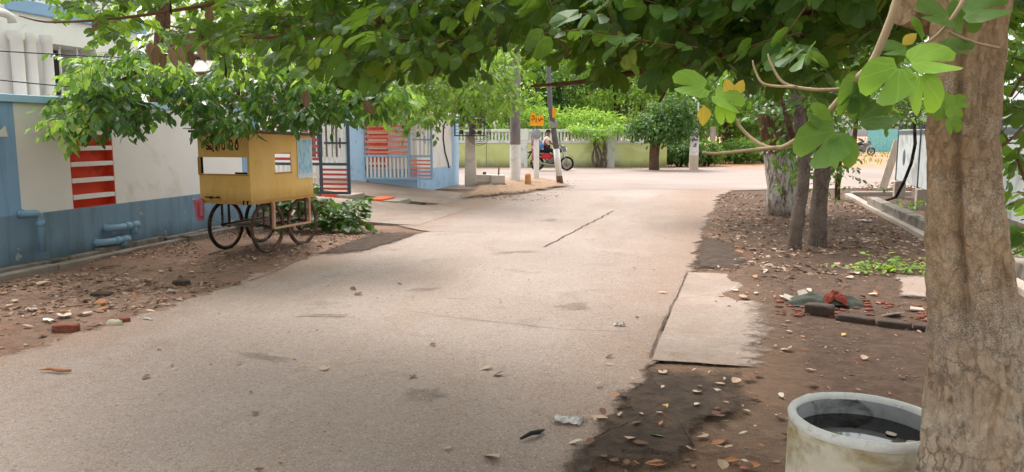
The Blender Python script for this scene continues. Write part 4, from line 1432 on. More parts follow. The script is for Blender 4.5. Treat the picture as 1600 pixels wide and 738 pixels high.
# ================================================================== motorcycles and riders
def motorcycle(loc, rz, label, body, group):
    t = thing('motorcycle', loc, label, 'motorcycle', rz, group)
    R = .30
    for x, tw_ in ((.63, .045), (-.62, .055)):
        w_ = MB().tube([(x + .235 * math.cos(a), 0, R + .235 * math.sin(a)) for a in np.linspace(0, 2 * PI, 30, endpoint=False)], .018, 6, closed=True)
        for k in range(5):
            a = 2 * PI * k / 5 + .3
            for dd in (-.12, .12):
                w_.bar((x + .04 * math.cos(a), 0, R + .04 * math.sin(a)), (x + .23 * math.cos(a + dd), 0, R + .23 * math.sin(a + dd)), .022)
        w_.lathe([(0, -.05), (.05, -.05), (.05, .05), (0, .05)], 12, (x, 0, R), 'y')
        w_ = w_.build('wheel', M['bike_silver'], t)
        MB().tube([(x + (R - tw_) * math.cos(a), 0, R + (R - tw_) * math.sin(a)) for a in np.linspace(0, 2 * PI, 36, endpoint=False)], tw_, 10, closed=True).build('tyre', M['black_rubber'], w_)
        MB().lathe([(.055, -.055), (.12, -.058), (.12, -.062), (.055, -.065)], 16, (x, 0, R), 'y').build('brake_disc', M['steel'], w_)
    m = MB()
    for s in (-.085, .085): m.tube([(.63, s, R), (.50, s, .62), (.40, s, .90)], [.022, .026, .026], 8)
    m.build('fork', M['bike_silver'], t)
    m = MB()
    pts = [(.63 + .345 * math.cos(a), R + .345 * math.sin(a)) for a in np.linspace(.35, 2.5, 12)]
    for i in range(11):
        a, b = pts[i], pts[i + 1]
        m.add([(a[0], -.06, a[1]), (a[0], .06, a[1]), (b[0], .06, b[1]), (b[0], -.06, b[1]), (a[0], 0, a[1] + .025), (b[0], 0, b[1] + .025)], [(0, 4, 5, 3), (4, 1, 2, 5)], True)
    m.build('front_mudguard', body, t)
    m = MB(); m.blob((.02, 0, .42), .20, .13, .17, 12, 8, .12); m.tube([(.03, 0, .45), (.10, 0, .66)], [.10, .085], 12); m.box(-.15, .12, -.15, .15, .34, .42); m.build('engine', M['bike_grey'], t)
    m = MB(); m.tube([(.40, 0, .84), (.22, 0, .62), (.18, 0, .36), (-.1, 0, .28), (-.3, 0, .5), (-.55, 0, .68)], .028, 8); m.tube([(.38, 0, .88), (.0, 0, .80), (-.7, 0, .74)], .026, 8); m.build('frame', M['bike_black'], t)
    m = MB()
    for s in (-.10, .10): m.tube([(-.12, s * .8, .36), (-.62, s, R)], .022, 6); m.tube([(-.62, s, R + .03), (-.50, s, .70)], .028, 8)
    m.build('swingarm', M['bike_black'], t)
    m = MB(); m.blob((.17, 0, .84), .27, .14, .13, 16, 10, .1, 3); m.build('fuel_tank', body, t)
    m = MB(); m.prism([(-.42, .48), (-.02, .50), (.02, .66), (-.08, .74), (-.5, .72)], -.125, .125, 'xz'); m.build('side_panel', body, t, .03)
    m = MB(); m.prism([(.0, .80), (-.02, .86), (-.35, .86), (-.5, .92), (-.86, .93), (-.88, .86), (-.4, .77)], -.125, .125, 'xz'); m.build('seat', M['black_rubber'], t, .03)
    m = MB(); m.prism([(-.5, .74), (-.9, .84), (-1.02, .80), (-1.0, .74), (-.6, .66)], -.10, .10, 'xz'); m.prism([(-.92, .74), (-1.04, .50), (-1.0, .48), (-.86, .72)], -.07, .07, 'xz'); m.build('tail', body, t, .02)
    MB().box(-1.045, -1.022, -.06, .06, .75, .80).build('tail_lamp', M['bike_red'], t)
    m = MB()
    for s in (-1, 1): m.tube([(.37, 0, .96), (.40, s * .10, 1.02), (.32, s * .28, 1.06), (.22, s * .36, 1.05)], .014, 6); m.tube([(.26, s * .335, 1.055), (.17, s * .38, 1.045)], .02, 8)
    m.build('handlebar', M['bike_black'], t)
    m = MB()
    for s in (-1, 1): m.tube([(.33, s * .26, 1.06), (.34, s * .30, 1.2)], .008, 5); m.blob((.335, s * .32, 1.23), .015, .06, .04, 8, 6, 0)
    m.build('mirror', M['bike_black'], t)
    m = MB(); m.prism([(.40, .78), (.62, .80), (.60, .92), (.52, 1.06), (.40, 1.04)], -.10, .10, 'xz'); hc = m.build('headlamp_cowl', body, t, .035)
    MB().blob((.60, 0, .88), .035, .085, .075, 12, 8, 0).build('headlamp', M['lamp_glass'], hc)
    m = MB(); m.tube([(.16, -.10, .40), (.14, -.13, .27), (-.1, -.14, .25), (-.35, -.16, .30), (-.85, -.17, .40)], [.022, .022, .025, .045, .05], 10); m.build('exhaust', M['bike_silver'], t)
    m = MB(); m.tube([(.02, -.24, .30), (.02, .24, .30)], .014, 6); m.tube([(-.42, -.24, .38), (-.42, .24, .38)], .014, 6); m.build('footrest', M['bike_black'], t)
    return t


def skin(name, joints, edges, mat, parent, sub=1):
    """joints {key:(pos,(rx,ry))}; first key is the root"""
    keys = list(joints)
    me = bpy.data.meshes.new(name)
    me.from_pydata([joints[k][0] for k in keys], [(keys.index(a), keys.index(b)) for a, b in edges], [])
    o = bpy.data.objects.new(name, me); COL.objects.link(o)
    if parent: o.parent = parent
    me.materials.append(mat)
    md = o.modifiers.new('skin', 'SKIN'); md.use_smooth_shade = True
    for i, k in enumerate(keys):
        r = joints[k][1]
        sv = me.skin_vertices[0].data[i]
        sv.radius = (r, r) if not hasattr(r, '__len__') else r
        sv.use_root = i == 0
    s = o.modifiers.new('sub', 'SUBSURF'); s.levels = s.render_levels = sub + 1
    return o


def hand(parent, wrist, fwd, side, mat):
    fwd = Vector(fwd).normalized(); side = Vector(side).normalized(); dn = fwd.cross(side)
    wrist = Vector(wrist)
    J = {'w': (wrist, .026), 'p': (wrist + fwd * .06, (.03, .03))}
    E_ = [('w', 'p')]
    for k in range(4):
        b = wrist + fwd * .085 + side * (.033 - .022 * k); L = (.07, .08, .075, .06)[k]
        J['a%d' % k] = (b, .010); J['b%d' % k] = (b + fwd * L * .5 - dn * L * .15, .009); J['c%d' % k] = (b + fwd * L * .5 - dn * L * .6, .008)
        E_ += [('p', 'a%d' % k), ('a%d' % k, 'b%d' % k), ('b%d' % k, 'c%d' % k)]
    J['t'] = (wrist + fwd * .05 + side * .045, .011); J['u'] = (wrist + fwd * .085 + side * .05 - dn * .03, .009)
    E_ += [('p', 't'), ('t', 'u')]
    return skin('hand', J, E_, mat, parent, 0)


def head_bits(p, c, fwd, hair_long=False):
    """face and hair on a head centred at c looking along fwd"""
    c = Vector(c); f = Vector(fwd).normalized(); s = f.cross(Vector((0, 0, 1))).normalized()
    m = MB()
    m.blob(tuple(c + f * .095 + Vector((0, 0, -.015))), .016, .014, .024, 8, 6, 0)
    m.build('nose', M['skin'], p)
    m = MB()
    for k in (-1, 1): m.blob(tuple(c + f * .082 + s * (.034 * k) + Vector((0, 0, .018))), .012, .013, .009, 8, 6, 0)
    m.build('eye', M['hair'], p)
    m = MB(); m.blob(tuple(c + f * .082 + Vector((0, 0, -.058))), .012, .022, .008, 8, 6, 0); m.build('mouth', plain('lip', '#6a3a34', .6), p)
    m = MB()
    for k in (-1, 1): m.blob(tuple(c + s * (.082 * k) + Vector((0, 0, -.005))), .022, .014, .034, 8, 6, 0)
    m.build('ear', M['skin'], p)
    m = MB(); m.blob(tuple(c - f * .022 + Vector((0, 0, .045))), .100, .093, .088, 14, 10, .12, 4)
    if hair_long: m.blob(tuple(c - f * .10 + Vector((0, 0, -.05))), .05, .05, .07, 12, 8, .1, 2)
    m.build('hair', M['hair'], p)


def driver(loc, rz):
    p = thing('person', loc, 'rider in a cream shirt and dark shorts steering the motorcycle', 'person', rz)
    H = {'hip': ((-.30, 0, .93), (.14, .15)), 'belly': ((-.28, 0, 1.08), (.13, .15)), 'chest': ((-.22, 0, 1.27), (.14, .17)), 'neckb': ((-.19, 0, 1.41), .075), 'neck': ((-.175, 0, 1.47), .052), 'jaw': ((-.15, 0, 1.53), (.075, .07)), 'skull': ((-.155, 0, 1.62), (.095, .08))}
    E_ = [('hip', 'belly'), ('belly', 'chest'), ('chest', 'neckb'), ('neckb', 'neck'), ('neck', 'jaw'), ('jaw', 'skull')]
    for n, s in (('l', 1), ('r', -1)):
        H['sh' + n] = ((-.20, .18 * s, 1.36), .062); H['el' + n] = ((-.04, .27 * s, 1.14), .043); H['wr' + n] = ((.15, .33 * s, 1.06), .028)
        H['th' + n] = ((-.24, .10 * s, .91), .088); H['kn' + n] = ((.12, .20 * s, .80), .062); H['an' + n] = ((.02, .20 * s, .40), .036); H['he' + n] = ((-.03, .20 * s, .345), .034); H['to' + n] = ((.13, .21 * s, .335), .028)
        E_ += [('chest', 'sh' + n), ('sh' + n, 'el' + n), ('el' + n, 'wr' + n), ('hip', 'th' + n), ('th' + n, 'kn' + n), ('kn' + n, 'an' + n), ('an' + n, 'he' + n), ('an' + n, 'to' + n)]
    skin('body', H, E_, M['skin'], p)
    k = 1.13
    C = {a: (H[a][0], tuple(k * q for q in (H[a][1] if hasattr(H[a][1], '__len__') else (H[a][1],) * 2))) for a in ('hip', 'belly', 'chest', 'neckb', 'shl', 'shr')}
    for n in 'lr': C['um' + n] = (tuple(Vector(H['sh' + n][0]).lerp(Vector(H['el' + n][0]), .6)), .066)
    skin('shirt', C, [('hip', 'belly'), ('belly', 'chest'), ('chest', 'neckb'), ('chest', 'shl'), ('chest', 'shr'), ('shl', 'uml'), ('shr', 'umr')], M['shirt_cream'], p)
    C = {'hip': (H['hip'][0], (.16, .165))}
    for n in 'lr':
        C['th' + n] = (H['th' + n][0], .105); C['kk' + n] = (tuple(Vector(H['th' + n][0]).lerp(Vector(H['kn' + n][0]), .85)), .088)
    skin('shorts', C, [('hip', 'thl'), ('thl', 'kkl'), ('hip', 'thr'), ('thr', 'kkr')], M['shorts_navy'], p)
    for s in (1, -1): hand(p, (.15, .33 * s, 1.06), (.4, .35 * s, .02), (-.6 * s, .6, 0) if s > 0 else (.6, .6, 0), M['skin'])
    head_bits(p, (-.135, 0, 1.60), (1, -.15, 0))
    return p


def passenger(loc, rz):
    p = thing('person', loc, 'passenger in mauve clothes riding sideways behind the driver', 'person', rz)
    H = {'hip': ((-.74, -.02, 1.0), (.15, .15)), 'belly': ((-.75, 0, 1.15), (.12, .14)), 'chest': ((-.74, .0, 1.34), (.125, .15)), 'neckb': ((-.73, 0, 1.47), .065), 'neck': ((-.725, 0, 1.53), .046), 'jaw': ((-.71, 0, 1.59), (.07, .066)), 'skull': ((-.72, 0, 1.67), (.09, .078))}
    E_ = [('hip', 'belly'), ('belly', 'chest'), ('chest', 'neckb'), ('neckb', 'neck'), ('neck', 'jaw'), ('jaw', 'skull')]
    arms = {'l': ((-.66, .13, 1.42), (-.52, .20, 1.22), (-.42, .12, 1.16)), 'r': ((-.74, -.16, 1.42), (-.70, -.24, 1.20), (-.56, -.26, 1.06))}
    for n in 'lr':
        a, b, c = arms[n]
        H['sh' + n] = (a, .055); H['el' + n] = (b, .038); H['wr' + n] = (c, .025); E_ += [('chest', 'sh' + n), ('sh' + n, 'el' + n), ('el' + n, 'wr' + n)]
    for n, x in (('l', -.62), ('r', -.78)):
        H['th' + n] = ((x, -.12, .98), .085); H['kn' + n] = ((x, -.38, .90), .062); H['an' + n] = ((x - .05, -.36, .48), .036); H['to' + n] = ((x - .05, -.50, .43), .028)
        E_ += [('hip', 'th' + n), ('th' + n, 'kn' + n), ('kn' + n, 'an' + n), ('an' + n, 'to' + n)]
    skin('body', H, E_, M['skin'], p)
    C = {'hip': (H['hip'][0], (.175, .175)), 'belly': (H['belly'][0], (.14, .16)), 'chest': (H['chest'][0], (.145, .168)), 'neckb': (H['neckb'][0], .075), 'shl': (H['shl'][0], .065), 'shr': (H['shr'][0], .065)}
    for n in 'lr': C['um' + n] = (tuple(Vector(H['sh' + n][0]).lerp(Vector(H['el' + n][0]), .55)), .058)
    skin('blouse', C, [('hip', 'belly'), ('belly', 'chest'), ('chest', 'neckb'), ('chest', 'shl'), ('chest', 'shr'), ('shl', 'uml'), ('shr', 'umr')], M['sari_mauve'], p)
    C = {'hip': ((-.73, -.08, .99), (.18, .17)), 'k': ((-.70, -.37, .88), (.13, .12)), 's': ((-.74, -.36, .68), (.15, .10)), 'h': ((-.75, -.35, .52), (.17, .09))}
    skin('skirt', C, [('hip', 'k'), ('k', 's'), ('s', 'h')], M['sari_mauve'], p)
    hand(p, (-.42, .12, 1.16), (1, -.3, -.2), (.3, 1, 0), M['skin']); hand(p, (-.56, -.26, 1.06), (1, .2, -.4), (-.2, 1, 0), M['skin'])
    head_bits(p, (-.70, 0, 1.655), (1, -.45, 0), True)
    return p


BK = cam_pt((862 - 800) / FPX * 32.2, 32.2, .008)
motorcycle(BK, YAW, 'black and red motorcycle carrying two people along the street', M['bike_red'], 'motorcycles')
bike = [o for o in COL.objects if o.name == 'motorcycle'][0]
for c in children(bike):
    if c.name.split('.')[0] in ('fuel_tank', 'front_mudguard', 'tail', 'headlamp_cowl'):
        c.data = c.data.copy(); c.data.materials[0] = M['bike_black'] if 'cowl' not in c.name else M['bike_grey']
driver(BK, YAW)
passenger(BK, YAW)
bg_ = thing('bag', BK, 'blue bag held between the two motorcycle riders', 'bag', YAW)
MB().blob((-.48, -.12, 1.02), .10, .12, .17, 14, 10, .15, 6).build('bag_body', M['bag_blue'], bg_)
MB().tube([(-.54, -.12, 1.15), (-.50, -.12, 1.25), (-.44, -.12, 1.24), (-.42, -.12, 1.15)], .012, 6).build('bag_handle', M['bag_blue'], bg_)
motorcycle(cam_pt((1345 - 800) / FPX * 56, 56, -.01), YAW + .1, 'dark parked motorcycle on the grass before the teal fence', M['bike_grey'], 'motorcycles')
motorcycle(cam_pt((1338 - 800) / FPX * 63, 63, -.01), YAW + .5, 'half hidden motorcycle parked behind the dark one', M['bike_black'], 'motorcycles')

# ================================================================== far field
tf = thing('teal_fence', cam_pt(31.5, 68), 'teal corrugated sheet fence at the far side of the field', 'fence', YAW)
m = MB(); vs = []; fs = []; nn = 160
for i in range(nn + 1):
    x = i * .08; y = .03 * math.sin(i * 1.6)
    vs += [(x, y, 0), (x, y, 2.0), (x, y + .02, 0), (x, y + .02, 2.0)]
    if i:
        b = (i - 1) * 4; fs += [(b, b + 4, b + 5, b + 1), (b + 2, b + 3, b + 7, b + 6), (b + 1, b + 5, b + 7, b + 3)]
m.add(vs, fs); m.build('sheet', M['teal_sheet'], tf)
for x in np.arange(.1, 12.8, 2.5): MB().box(x - .05, x + .05, .06, .16, -.1, 2.05).build('fence_post', M['grey_metal'], tf)
fh = thing('house', cam_pt(27, 78), 'small far white house beyond the field, left of the teal fence', 'house', YAW)
MB().box(-3, 5, 0, 6, -.1, 3.0).build('wall', M['white_wall'], fh)
MB().box(-3.4, 5.4, -.5, 6.4, 3.0, 3.2).build('roof', M['concrete_pale'], fh)
for x in (-1.5, 2.2):
    w_ = MB().box(x, x + 1.1, -.04, -.001, 1.1, 2.2).build('window', M['glass_dark'], fh)
    MB().box(x - .08, x + 1.18, -.09, -.041, .98, 1.09).build('sill', M['concrete_pale'], w_)
MB().box(.6, 1.5, -.05, -.001, 0, 2.1).build('door', M['wood_pale'], fh)
for k, (u, D, lab) in enumerate(((1180, 52, 'white rubbish heap on the grass right of the shrubs'), (1210, 44, 'low pale rubble heap at the grass edge behind the limed trunk'))):
    c = cam_pt((u - 800) / FPX * D, D)
    hp_ = MB()
    for j in range(14): hp_.blob((random.gauss(0, 1.0), random.gauss(0, .5), .1), .3, .25, .18 + .2 * random.random(), 8, 6, .5, j)
    tag(hp_.build('rubble_heap', M['white_paint'] if k == 0 else M['concrete_pale'], None, 0, c), lab, 'rubble')
# grass of the field
P = []; 
for _ in range(5200):
    D = random.uniform(39, 66); l = random.uniform(7, 46)
    nz = mnoise.noise((l * .16, D * .2, 0))
    if nz < -.12: continue
    P.append(cam_pt(l, D, -.01))
P = np.array(P); n = len(P)
tag(leaves('grass', TL, P, RNG.normal(0, .35, (n, 3)) + np.array([0, 0, 1]), RNG.normal(0, 1, (n, 3)), RNG.uniform(.12, .32, n), M['leaf_mid']), kind='stuff')

# ================================================================== rubble, bricks and scraps on the verge
def brick(loc, rz, label, mat, s=(.23, .11, .075), group='bricks lying about', tilt=0):
    m = MB(); vs = []; fs = []; A, B = 26, 18; sd = Vector(loc) * 3
    for i in range(B + 1):
        th = PI * i / B
        for j in range(A):
            ph = 2 * PI * j / A
            q = Vector((math.sin(th) * math.cos(ph), math.sin(th) * math.sin(ph), math.cos(th)))
            k = (abs(q.x) ** 7 + abs(q.y) ** 7 + abs(q.z) ** 7) ** (-1 / 7)
            p = q * k
            e = 1 - .10 * max(0, mnoise.noise(p * 1.4 + sd)) * (p.length ** 2) - .07 * abs(mnoise.noise(p * 3.1 + sd))
            vs.append((p.x * s[0] / 2 * e, p.y * s[1] / 2 * e, s[2] / 2 + p.z * s[2] / 2 * e))
    for i in range(B):
        for j in range(A): fs.append((i * A + j, (i + 1) * A + j, (i + 1) * A + (j + 1) % A, i * A + (j + 1) % A))
    m.add(vs, fs, True)
    o = m.build('brick', mat, None, 0, loc); o.rotation_euler = (tilt, 0, rz)
    return tag(o, label, 'brick', group)


gz = lambda p, dz=0: Vector((p.x, p.y, ground_h(p.x, p.y) + dz))
brick(gz(G(1280, 492), -.01), -.25, 'dark damp brick in front of the dumped cloth', M['brick_dark'], (.24, .12, .10))
brick(gz(G(103, 516), -.01), .35, 'red brick piece with a dark end on the left verge', M['brick'], (.20, .08, .07))
brick(gz(G(195, 503), -.01), .9, 'small red brick lump beside the pale stone by the road edge', M['brick'], (.08, .08, .06))
brick(gz(G(283, 443), -.03), .2, 'dark clod half buried in dead leaves on the left verge', M['heap_dark'], (.16, .11, .08))
brick(gz(G(160, 462), -.03), .1, 'dark flat clod among leaves nearest the left kerb', M['heap_dark'], (.20, .12, .06))
for k, (u0, u1, v0, v1) in enumerate(((1306, 1368, 498, 506), (1370, 1425, 507, 513), (1427, 1475, 513, 519))):
    a, b = gz(G(u0, v0)), gz(G(u1, v1))
    c_ = (a + b) / 2; dd = b - a
    o = brick(c_ + Vector((0, 0, -.02)), math.atan2(dd.y, dd.x), 'x', M['brick_dark'], (dd.length, .11, .07))
    o.name = 'edging_brick'
    tag(o, ('leftmost flat edging brick of the row by the dumped cloth', 'middle flat edging brick of the row by the dumped cloth', 'edging brick of the row nearest the big trunk')[k], 'brick', 'row of edging bricks')


def cloth(loc, rx, ry, rz_, mat, label, seed):
    m = MB(); vs = []; fs = []; n_ = 22
    for i in range(n_ + 1):
        for j in range(n_ + 1):
            a = (i / n_ - .5) * 2; b = (j / n_ - .5) * 2
            e = max(0, 1 - (a * a + b * b) * .75)
            h = rz_ * (e ** .7) * (.75 + .9 * abs(mnoise.noise((a * 2.2 + seed, b * 2.2, seed))))
            vs.append((a * rx * (1 + .2 * mnoise.noise((b * 3, seed, 1))), b * ry * (1 + .2 * mnoise.noise((a * 3, seed, 5))), h))
    for i in range(n_):
        for j in range(n_):
            q = i * (n_ + 1) + j; fs.append((q, q + n_ + 1, q + n_ + 2, q + 1))
    m.add(vs, fs, True)
    return tag(m.build('cloth_heap', mat, None, 0, loc), label, 'cloth', 'dumped cloth')


cloth(gz(G(1290, 477)), .30, .16, .09, M['cloth_green'], 'dark green dumped cloth heap beside the brick rubble', 3)
cloth(gz(G(1304, 481), .03), .10, .07, .10, M['cloth_red'], 'rust red rag lying on the dark green cloth', 8)
m = MB()
for k in range(110):
    u = random.uniform(1215, 1450); v = random.uniform(470, 500) + (u - 1330) * .05
    p = gz(G(u, v)); s = random.uniform(.008, .03)
    m.blob(tuple(p + Vector((0, 0, s * .2))), s * 1.4, s, s * .6, 6, 4, .5, k)
tag(m.build('brick_rubble', M['brick'], None), kind='stuff')
for k, (u, v, s, lab) in enumerate(((1232, 470, .10, 'pale broken tile leaning left of the dumped cloth'), (1252, 462, .07, 'small pale tile shard just behind the leaning tile'), (1395, 497, .09, 'pale broken tile on the red rubble near the trunk'), (1430, 489, .08, 'pinkish tile shard on the rubble nearest the trunk'))):
    m = MB(); m.prism([(-s, -s * .5), (s * .7, -s * .6), (s, s * .3), (-s * .2, s * .6)], 0, .014)
    o = m.build('tile_shard', M['concrete_pale'], None, .003, gz(G(u, v), .01)); o.rotation_euler = (random.uniform(.1, .5), random.uniform(-.3, .3), random.uniform(0, 3)); tag(o, lab, 'tile', 'broken tile shards')
m = MB(); m.blob((0, 0, .025), .07, .05, .045, 10, 8, .4, 2); tag(m.build('stone', plain('stone_pale', '#a39a84', .9, var=.2, scale=20, bump=.6), None, 0, gz(G(180, 508), -.01)), 'pale rounded stone at the left road edge', 'stone')
for k, (u, v, lab) in enumerate(((75, 506, 'white paper strip left of the red brick'), (232, 500, 'white paper scrap on the left edge of the road'), (268, 456, 'crumpled white wrapper in the leaf drift'), (50, 490, 'greyish paper scrap farthest left on the verge'))):
    m = MB(); w_, h_ = (.11, .035) if k < 2 else (.09, .06); vs = []; fs = []
    for i in range(7):
        for j in range(4):
            vs.append(((i / 6 - .5) * w_, (j / 3 - .5) * h_, .012 + .012 * mnoise.noise((i * .8, j * .9, k * 3.))))
    for i in range(6):
        for j in range(3): q = i * 4 + j; fs.append((q, q + 4, q + 5, q + 1))
    m.add(vs, fs, True)
    o = m.build('paper_scrap', M['paper'] if k != 0 else M['white_paint'], None, 0, gz(G(u, v), .012)); o.rotation_euler = (0, 0, random.uniform(-.4, .4)); tag(o, lab, 'litter', 'paper scraps on the left verge')

mpl = N('plastic_film'); mpl.base('#8f8880'); mpl.p.inputs['Transmission Weight'].default_value = .75; mpl.set(.25, 0, .6)
mpl.bump(mpl.noise(40, 4), .5, .01)
for k, (u, v, s, lab) in enumerate(((888, 661, .075, 'clear crumpled plastic film beside the damp soil'), (968, 510, .045, 'tiny clear plastic scrap on the road near the slab'), (1352, 497 - 150, .10, 'pale plastic scrap under the right-hand trees'))):
    m = MB(); vs = []; fs = []
    for i in range(10):
        for j in range(8):
            vs.append(((i / 9 - .5) * s * 2, (j / 7 - .5) * s * 1.3, .008 + .03 * abs(mnoise.noise((i * .7, j * .8, k * 5.)))))
    for i in range(9):
        for j in range(7): q = i * 8 + j; fs.append((q, q + 8, q + 9, q + 1))
    m.add(vs, fs, True); o = m.build('plastic_scrap', mpl.mat, None, 0, gz(G(u, v), .016)); tag(o, lab, 'litter', 'plastic scraps')
m = MB(); m.tube([(-.10, 0, .012), (-.03, .012, .02), (.04, -.004, .016), (.11, .014, .012)], [.003, .012, .013, .008], 6)
o = m.build('bark_strip', M['fall_orange'], None, 0, G(84, 582, .008)); tag(o, 'long orange bark strip at the left edge of the road', 'bark'); o.rotation_euler.z = .1
m = MB(); m.tube([(-.05, -.06, .01), (-.01, -.01, .022), (.02, .03, .016), (.04, .08, .01)], [.006, .012, .014, .005], 6)
tag(m.build('seed_pod', M['black_paint'], None, 0, G(833, 683, .008)), 'curled black seed pod on the road near the damp soil', 'seed pod')

# ================================================================== water ring and big trunk
RC = cam_pt(1.324, 2.74)
ring = thing('water_ring', RC, 'white rimmed concrete water ring beside the big trunk', 'tank')
ro, ri, hh = .27, .246, .455
MB().lathe([(ro, -.05), (ro * 1.005, .15), (ro, hh - .03)], 56, jit=.008).build('ring_wall', M['ring_out'], ring)
MB().lathe([(ro + .001, hh - .0305), (ro + .004, hh - .015), (ro - .004, hh + .002), (ri + .006, hh + .003), (ri - .003, hh - .006), (ri - .002, hh - .02)], 96, jit=.03).build('ring_rim', M['ring_rim'], ring)
MB().lathe([(ri - .001, hh - .018), (ri, .37), (ri, .3), (ri, .05), (0, .05)], 48).build('ring_lining', M['ring_in'], ring)
WZ = hh - .08
MB().lathe([(ri - .002, WZ), (ri * .5, WZ), (0, WZ)], 40).build('water', M['water'], ring)

TC = cam_pt(1.437, 2.25)
big = thing('big_tree', TC, 'big spreading tree with lobed leaves, its flaking trunk rising beside the water ring', 'tree')


def big_trunk():
    cl = []          # centre line: (z, lateral shift, radius main)
    tab_c = [(-.1, .0), (.3, .0), (.62, -.0), (.9, -.025), (1.2, -.085), (1.5, -.125), (1.8, -.13), (2.1, -.09), (2.5, -.03)]
    tab_r = [(-.1, .215), (.2, .175), (.5, .152), (.75, .142), (1.0, .124), (1.3, .103), (1.6, .094), (1.9, .096), (2.15, .115), (2.5, .10)]
    n = 150; zs = np.arange(-.1, 2.45, .012)
    vs = []; fs = []
    for z in zs:
        cx = interp(tab_c, z) * .93; R_ = interp(tab_r, z) * .93
        for j in range(n):
            a = 2 * PI * j / n
            # second fused stem bulging towards the road (-lateral)
            da = math.atan2(math.sin(a - (PI + .25)), math.cos(a - (PI + .25)))
            bul = .36 * math.exp(-(da / .42) ** 2) * smooth(.5, 1.2, z) * (1 - smooth(1.85, 2.2, z))
            gro = -.34 * math.exp(-((da - .62) / .13) ** 2) * smooth(.55, 1.1, z) * (1 - smooth(1.8, 2.1, z))
            flu = .06 * math.sin(3 * a + 1.3 * z) * (1 - .5 * smooth(.5, 1.5, z))
            p = Vector((math.cos(a) * 2.2, math.sin(a) * 2.2, z * 3))
            nz = .13 * mnoise.fractal(p * .8, 1, 2, 3) + .07 * mnoise.fractal(p * 3.1, .8, 2, 5)
            nz += .05 * mnoise.noise(Vector((math.cos(a) * 7, math.sin(a) * 7, z * 5))) * (1 - smooth(.6, 1.3, z) * .6)
            # flaking plates: stepped noise
            st = mnoise.noise(p * 2.3 + Vector((5, 1, 2)))
            nz += .018 * smooth(.0, .05, st) + .012 * smooth(.18, .22, mnoise.noise(p * 4.7))
            r = R_ * (1 + bul + gro + flu + nz)
            lx = cx + r * math.cos(a); dy = r * math.sin(a)
            vs.append((RT[0] * lx + FW[0] * dy, RT[1] * lx + FW[1] * dy, z))
    for i in range(len(zs) - 1):
        for j in range(n):
            fs.append((i * n + j, i * n + (j + 1) % n, (i + 1) * n + (j + 1) % n, (i + 1) * n + j))
    m = MB(); m.add(vs, fs, True); return m.build('trunk', M['bark_big'], big)


big_trunk()


def rel(p, o=TC): return Vector(p) - Vector(o)


# main limbs
limbs = MB()
L_ = lambda *pts: [rel(p) for p in pts]
top = TC + Vector((0, 0, 2.25))


def limb(pts, r0, r1, n=12, mb=limbs):
    P = []; k = len(pts)
    pts = [rel(p) for p in pts]
    for i in range(k - 1):
        for j in range(5):
            f = j / 5; p0 = pts[max(i - 1, 0)]; p1 = pts[i]; p2 = pts[i + 1]; p3 = pts[min(i + 2, k - 1)]
            P.append(.5 * ((2 * p1) + (p2 - p0) * f + (2 * p0 - 5 * p1 + 4 * p2 - p3) * f * f + (3 * p1 - p0 - 3 * p2 + p3) * f ** 3))
    P.append(pts[-1])
    mb.tube(P, [r0 + (r1 - r0) * i / (len(P) - 1) for i in range(len(P))], n)


W_ = lambda lat, D, z: cam_pt(lat, D, z)
limb([top + Vector((0, 0, -.15)), W_(1.2, 2.7, 2.55), W_(.6, 3.1, 2.75), W_(-.4, 3.6, 2.85), W_(-1.8, 4.4, 2.8), W_(-3.0, 5.0, 2.6)], .085, .015)
limb([top, W_(1.7, 2.6, 2.8), W_(2.2, 3.0, 3.6), W_(2.6, 3.4, 4.6)], .095, .02)
limb([top, W_(1.3, 2.1, 2.8), W_(.6, 1.2, 3.3), W_(-.4, .3, 3.6)], .08, .02)
limb([top, W_(1.55, 3.0, 2.7), W_(1.3, 4.0, 3.2), W_(.9, 5.2, 3.4), W_(.2, 6.4, 3.2)], .08, .015)
limb([W_(1.2, 2.7, 2.55), W_(.95, 3.0, 2.25), at(1180, 60, 3.2), at(1080, 95, 3.3), at(1000, 112, 3.4), at(910, 128, 3.5), at(830, 135, 3.7)], .030, .006)
limb([at(1290, 5, 3.1), at(1235, 30, 3.2), at(1120, 50, 3.4), at(1010, 55, 3.6)], .016, .005)
limb([at(1000, -30, 3.3), at(965, 30, 3.4), at(920, 65, 3.5), at(885, 92, 3.6)], .014, .006)
limb([W_(-.4, 3.6, 2.85), at(700, -20, 3.9), at(560, 40, 4.2), at(470, 55, 4.4), at(380, 58, 4.7), at(260, 40, 5.0)], .022, .005)
limb([W_(-1.8, 4.4, 2.8), at(380, -20, 4.7), at(250, 20, 4.8), at(90, 35, 5.0), at(30, 25, 5.1)], .016, .004)
limb([at(590, 45, 4.1), at(560, 90, 4.15), at(575, 130, 4.2)], .008, .003)
limb([at(1040, 110, 3.4), at(1045, 130, 3.5), at(1030, 160, 3.55)], .011, .005)
limbs.build('limb', M['twig_brown'], big)
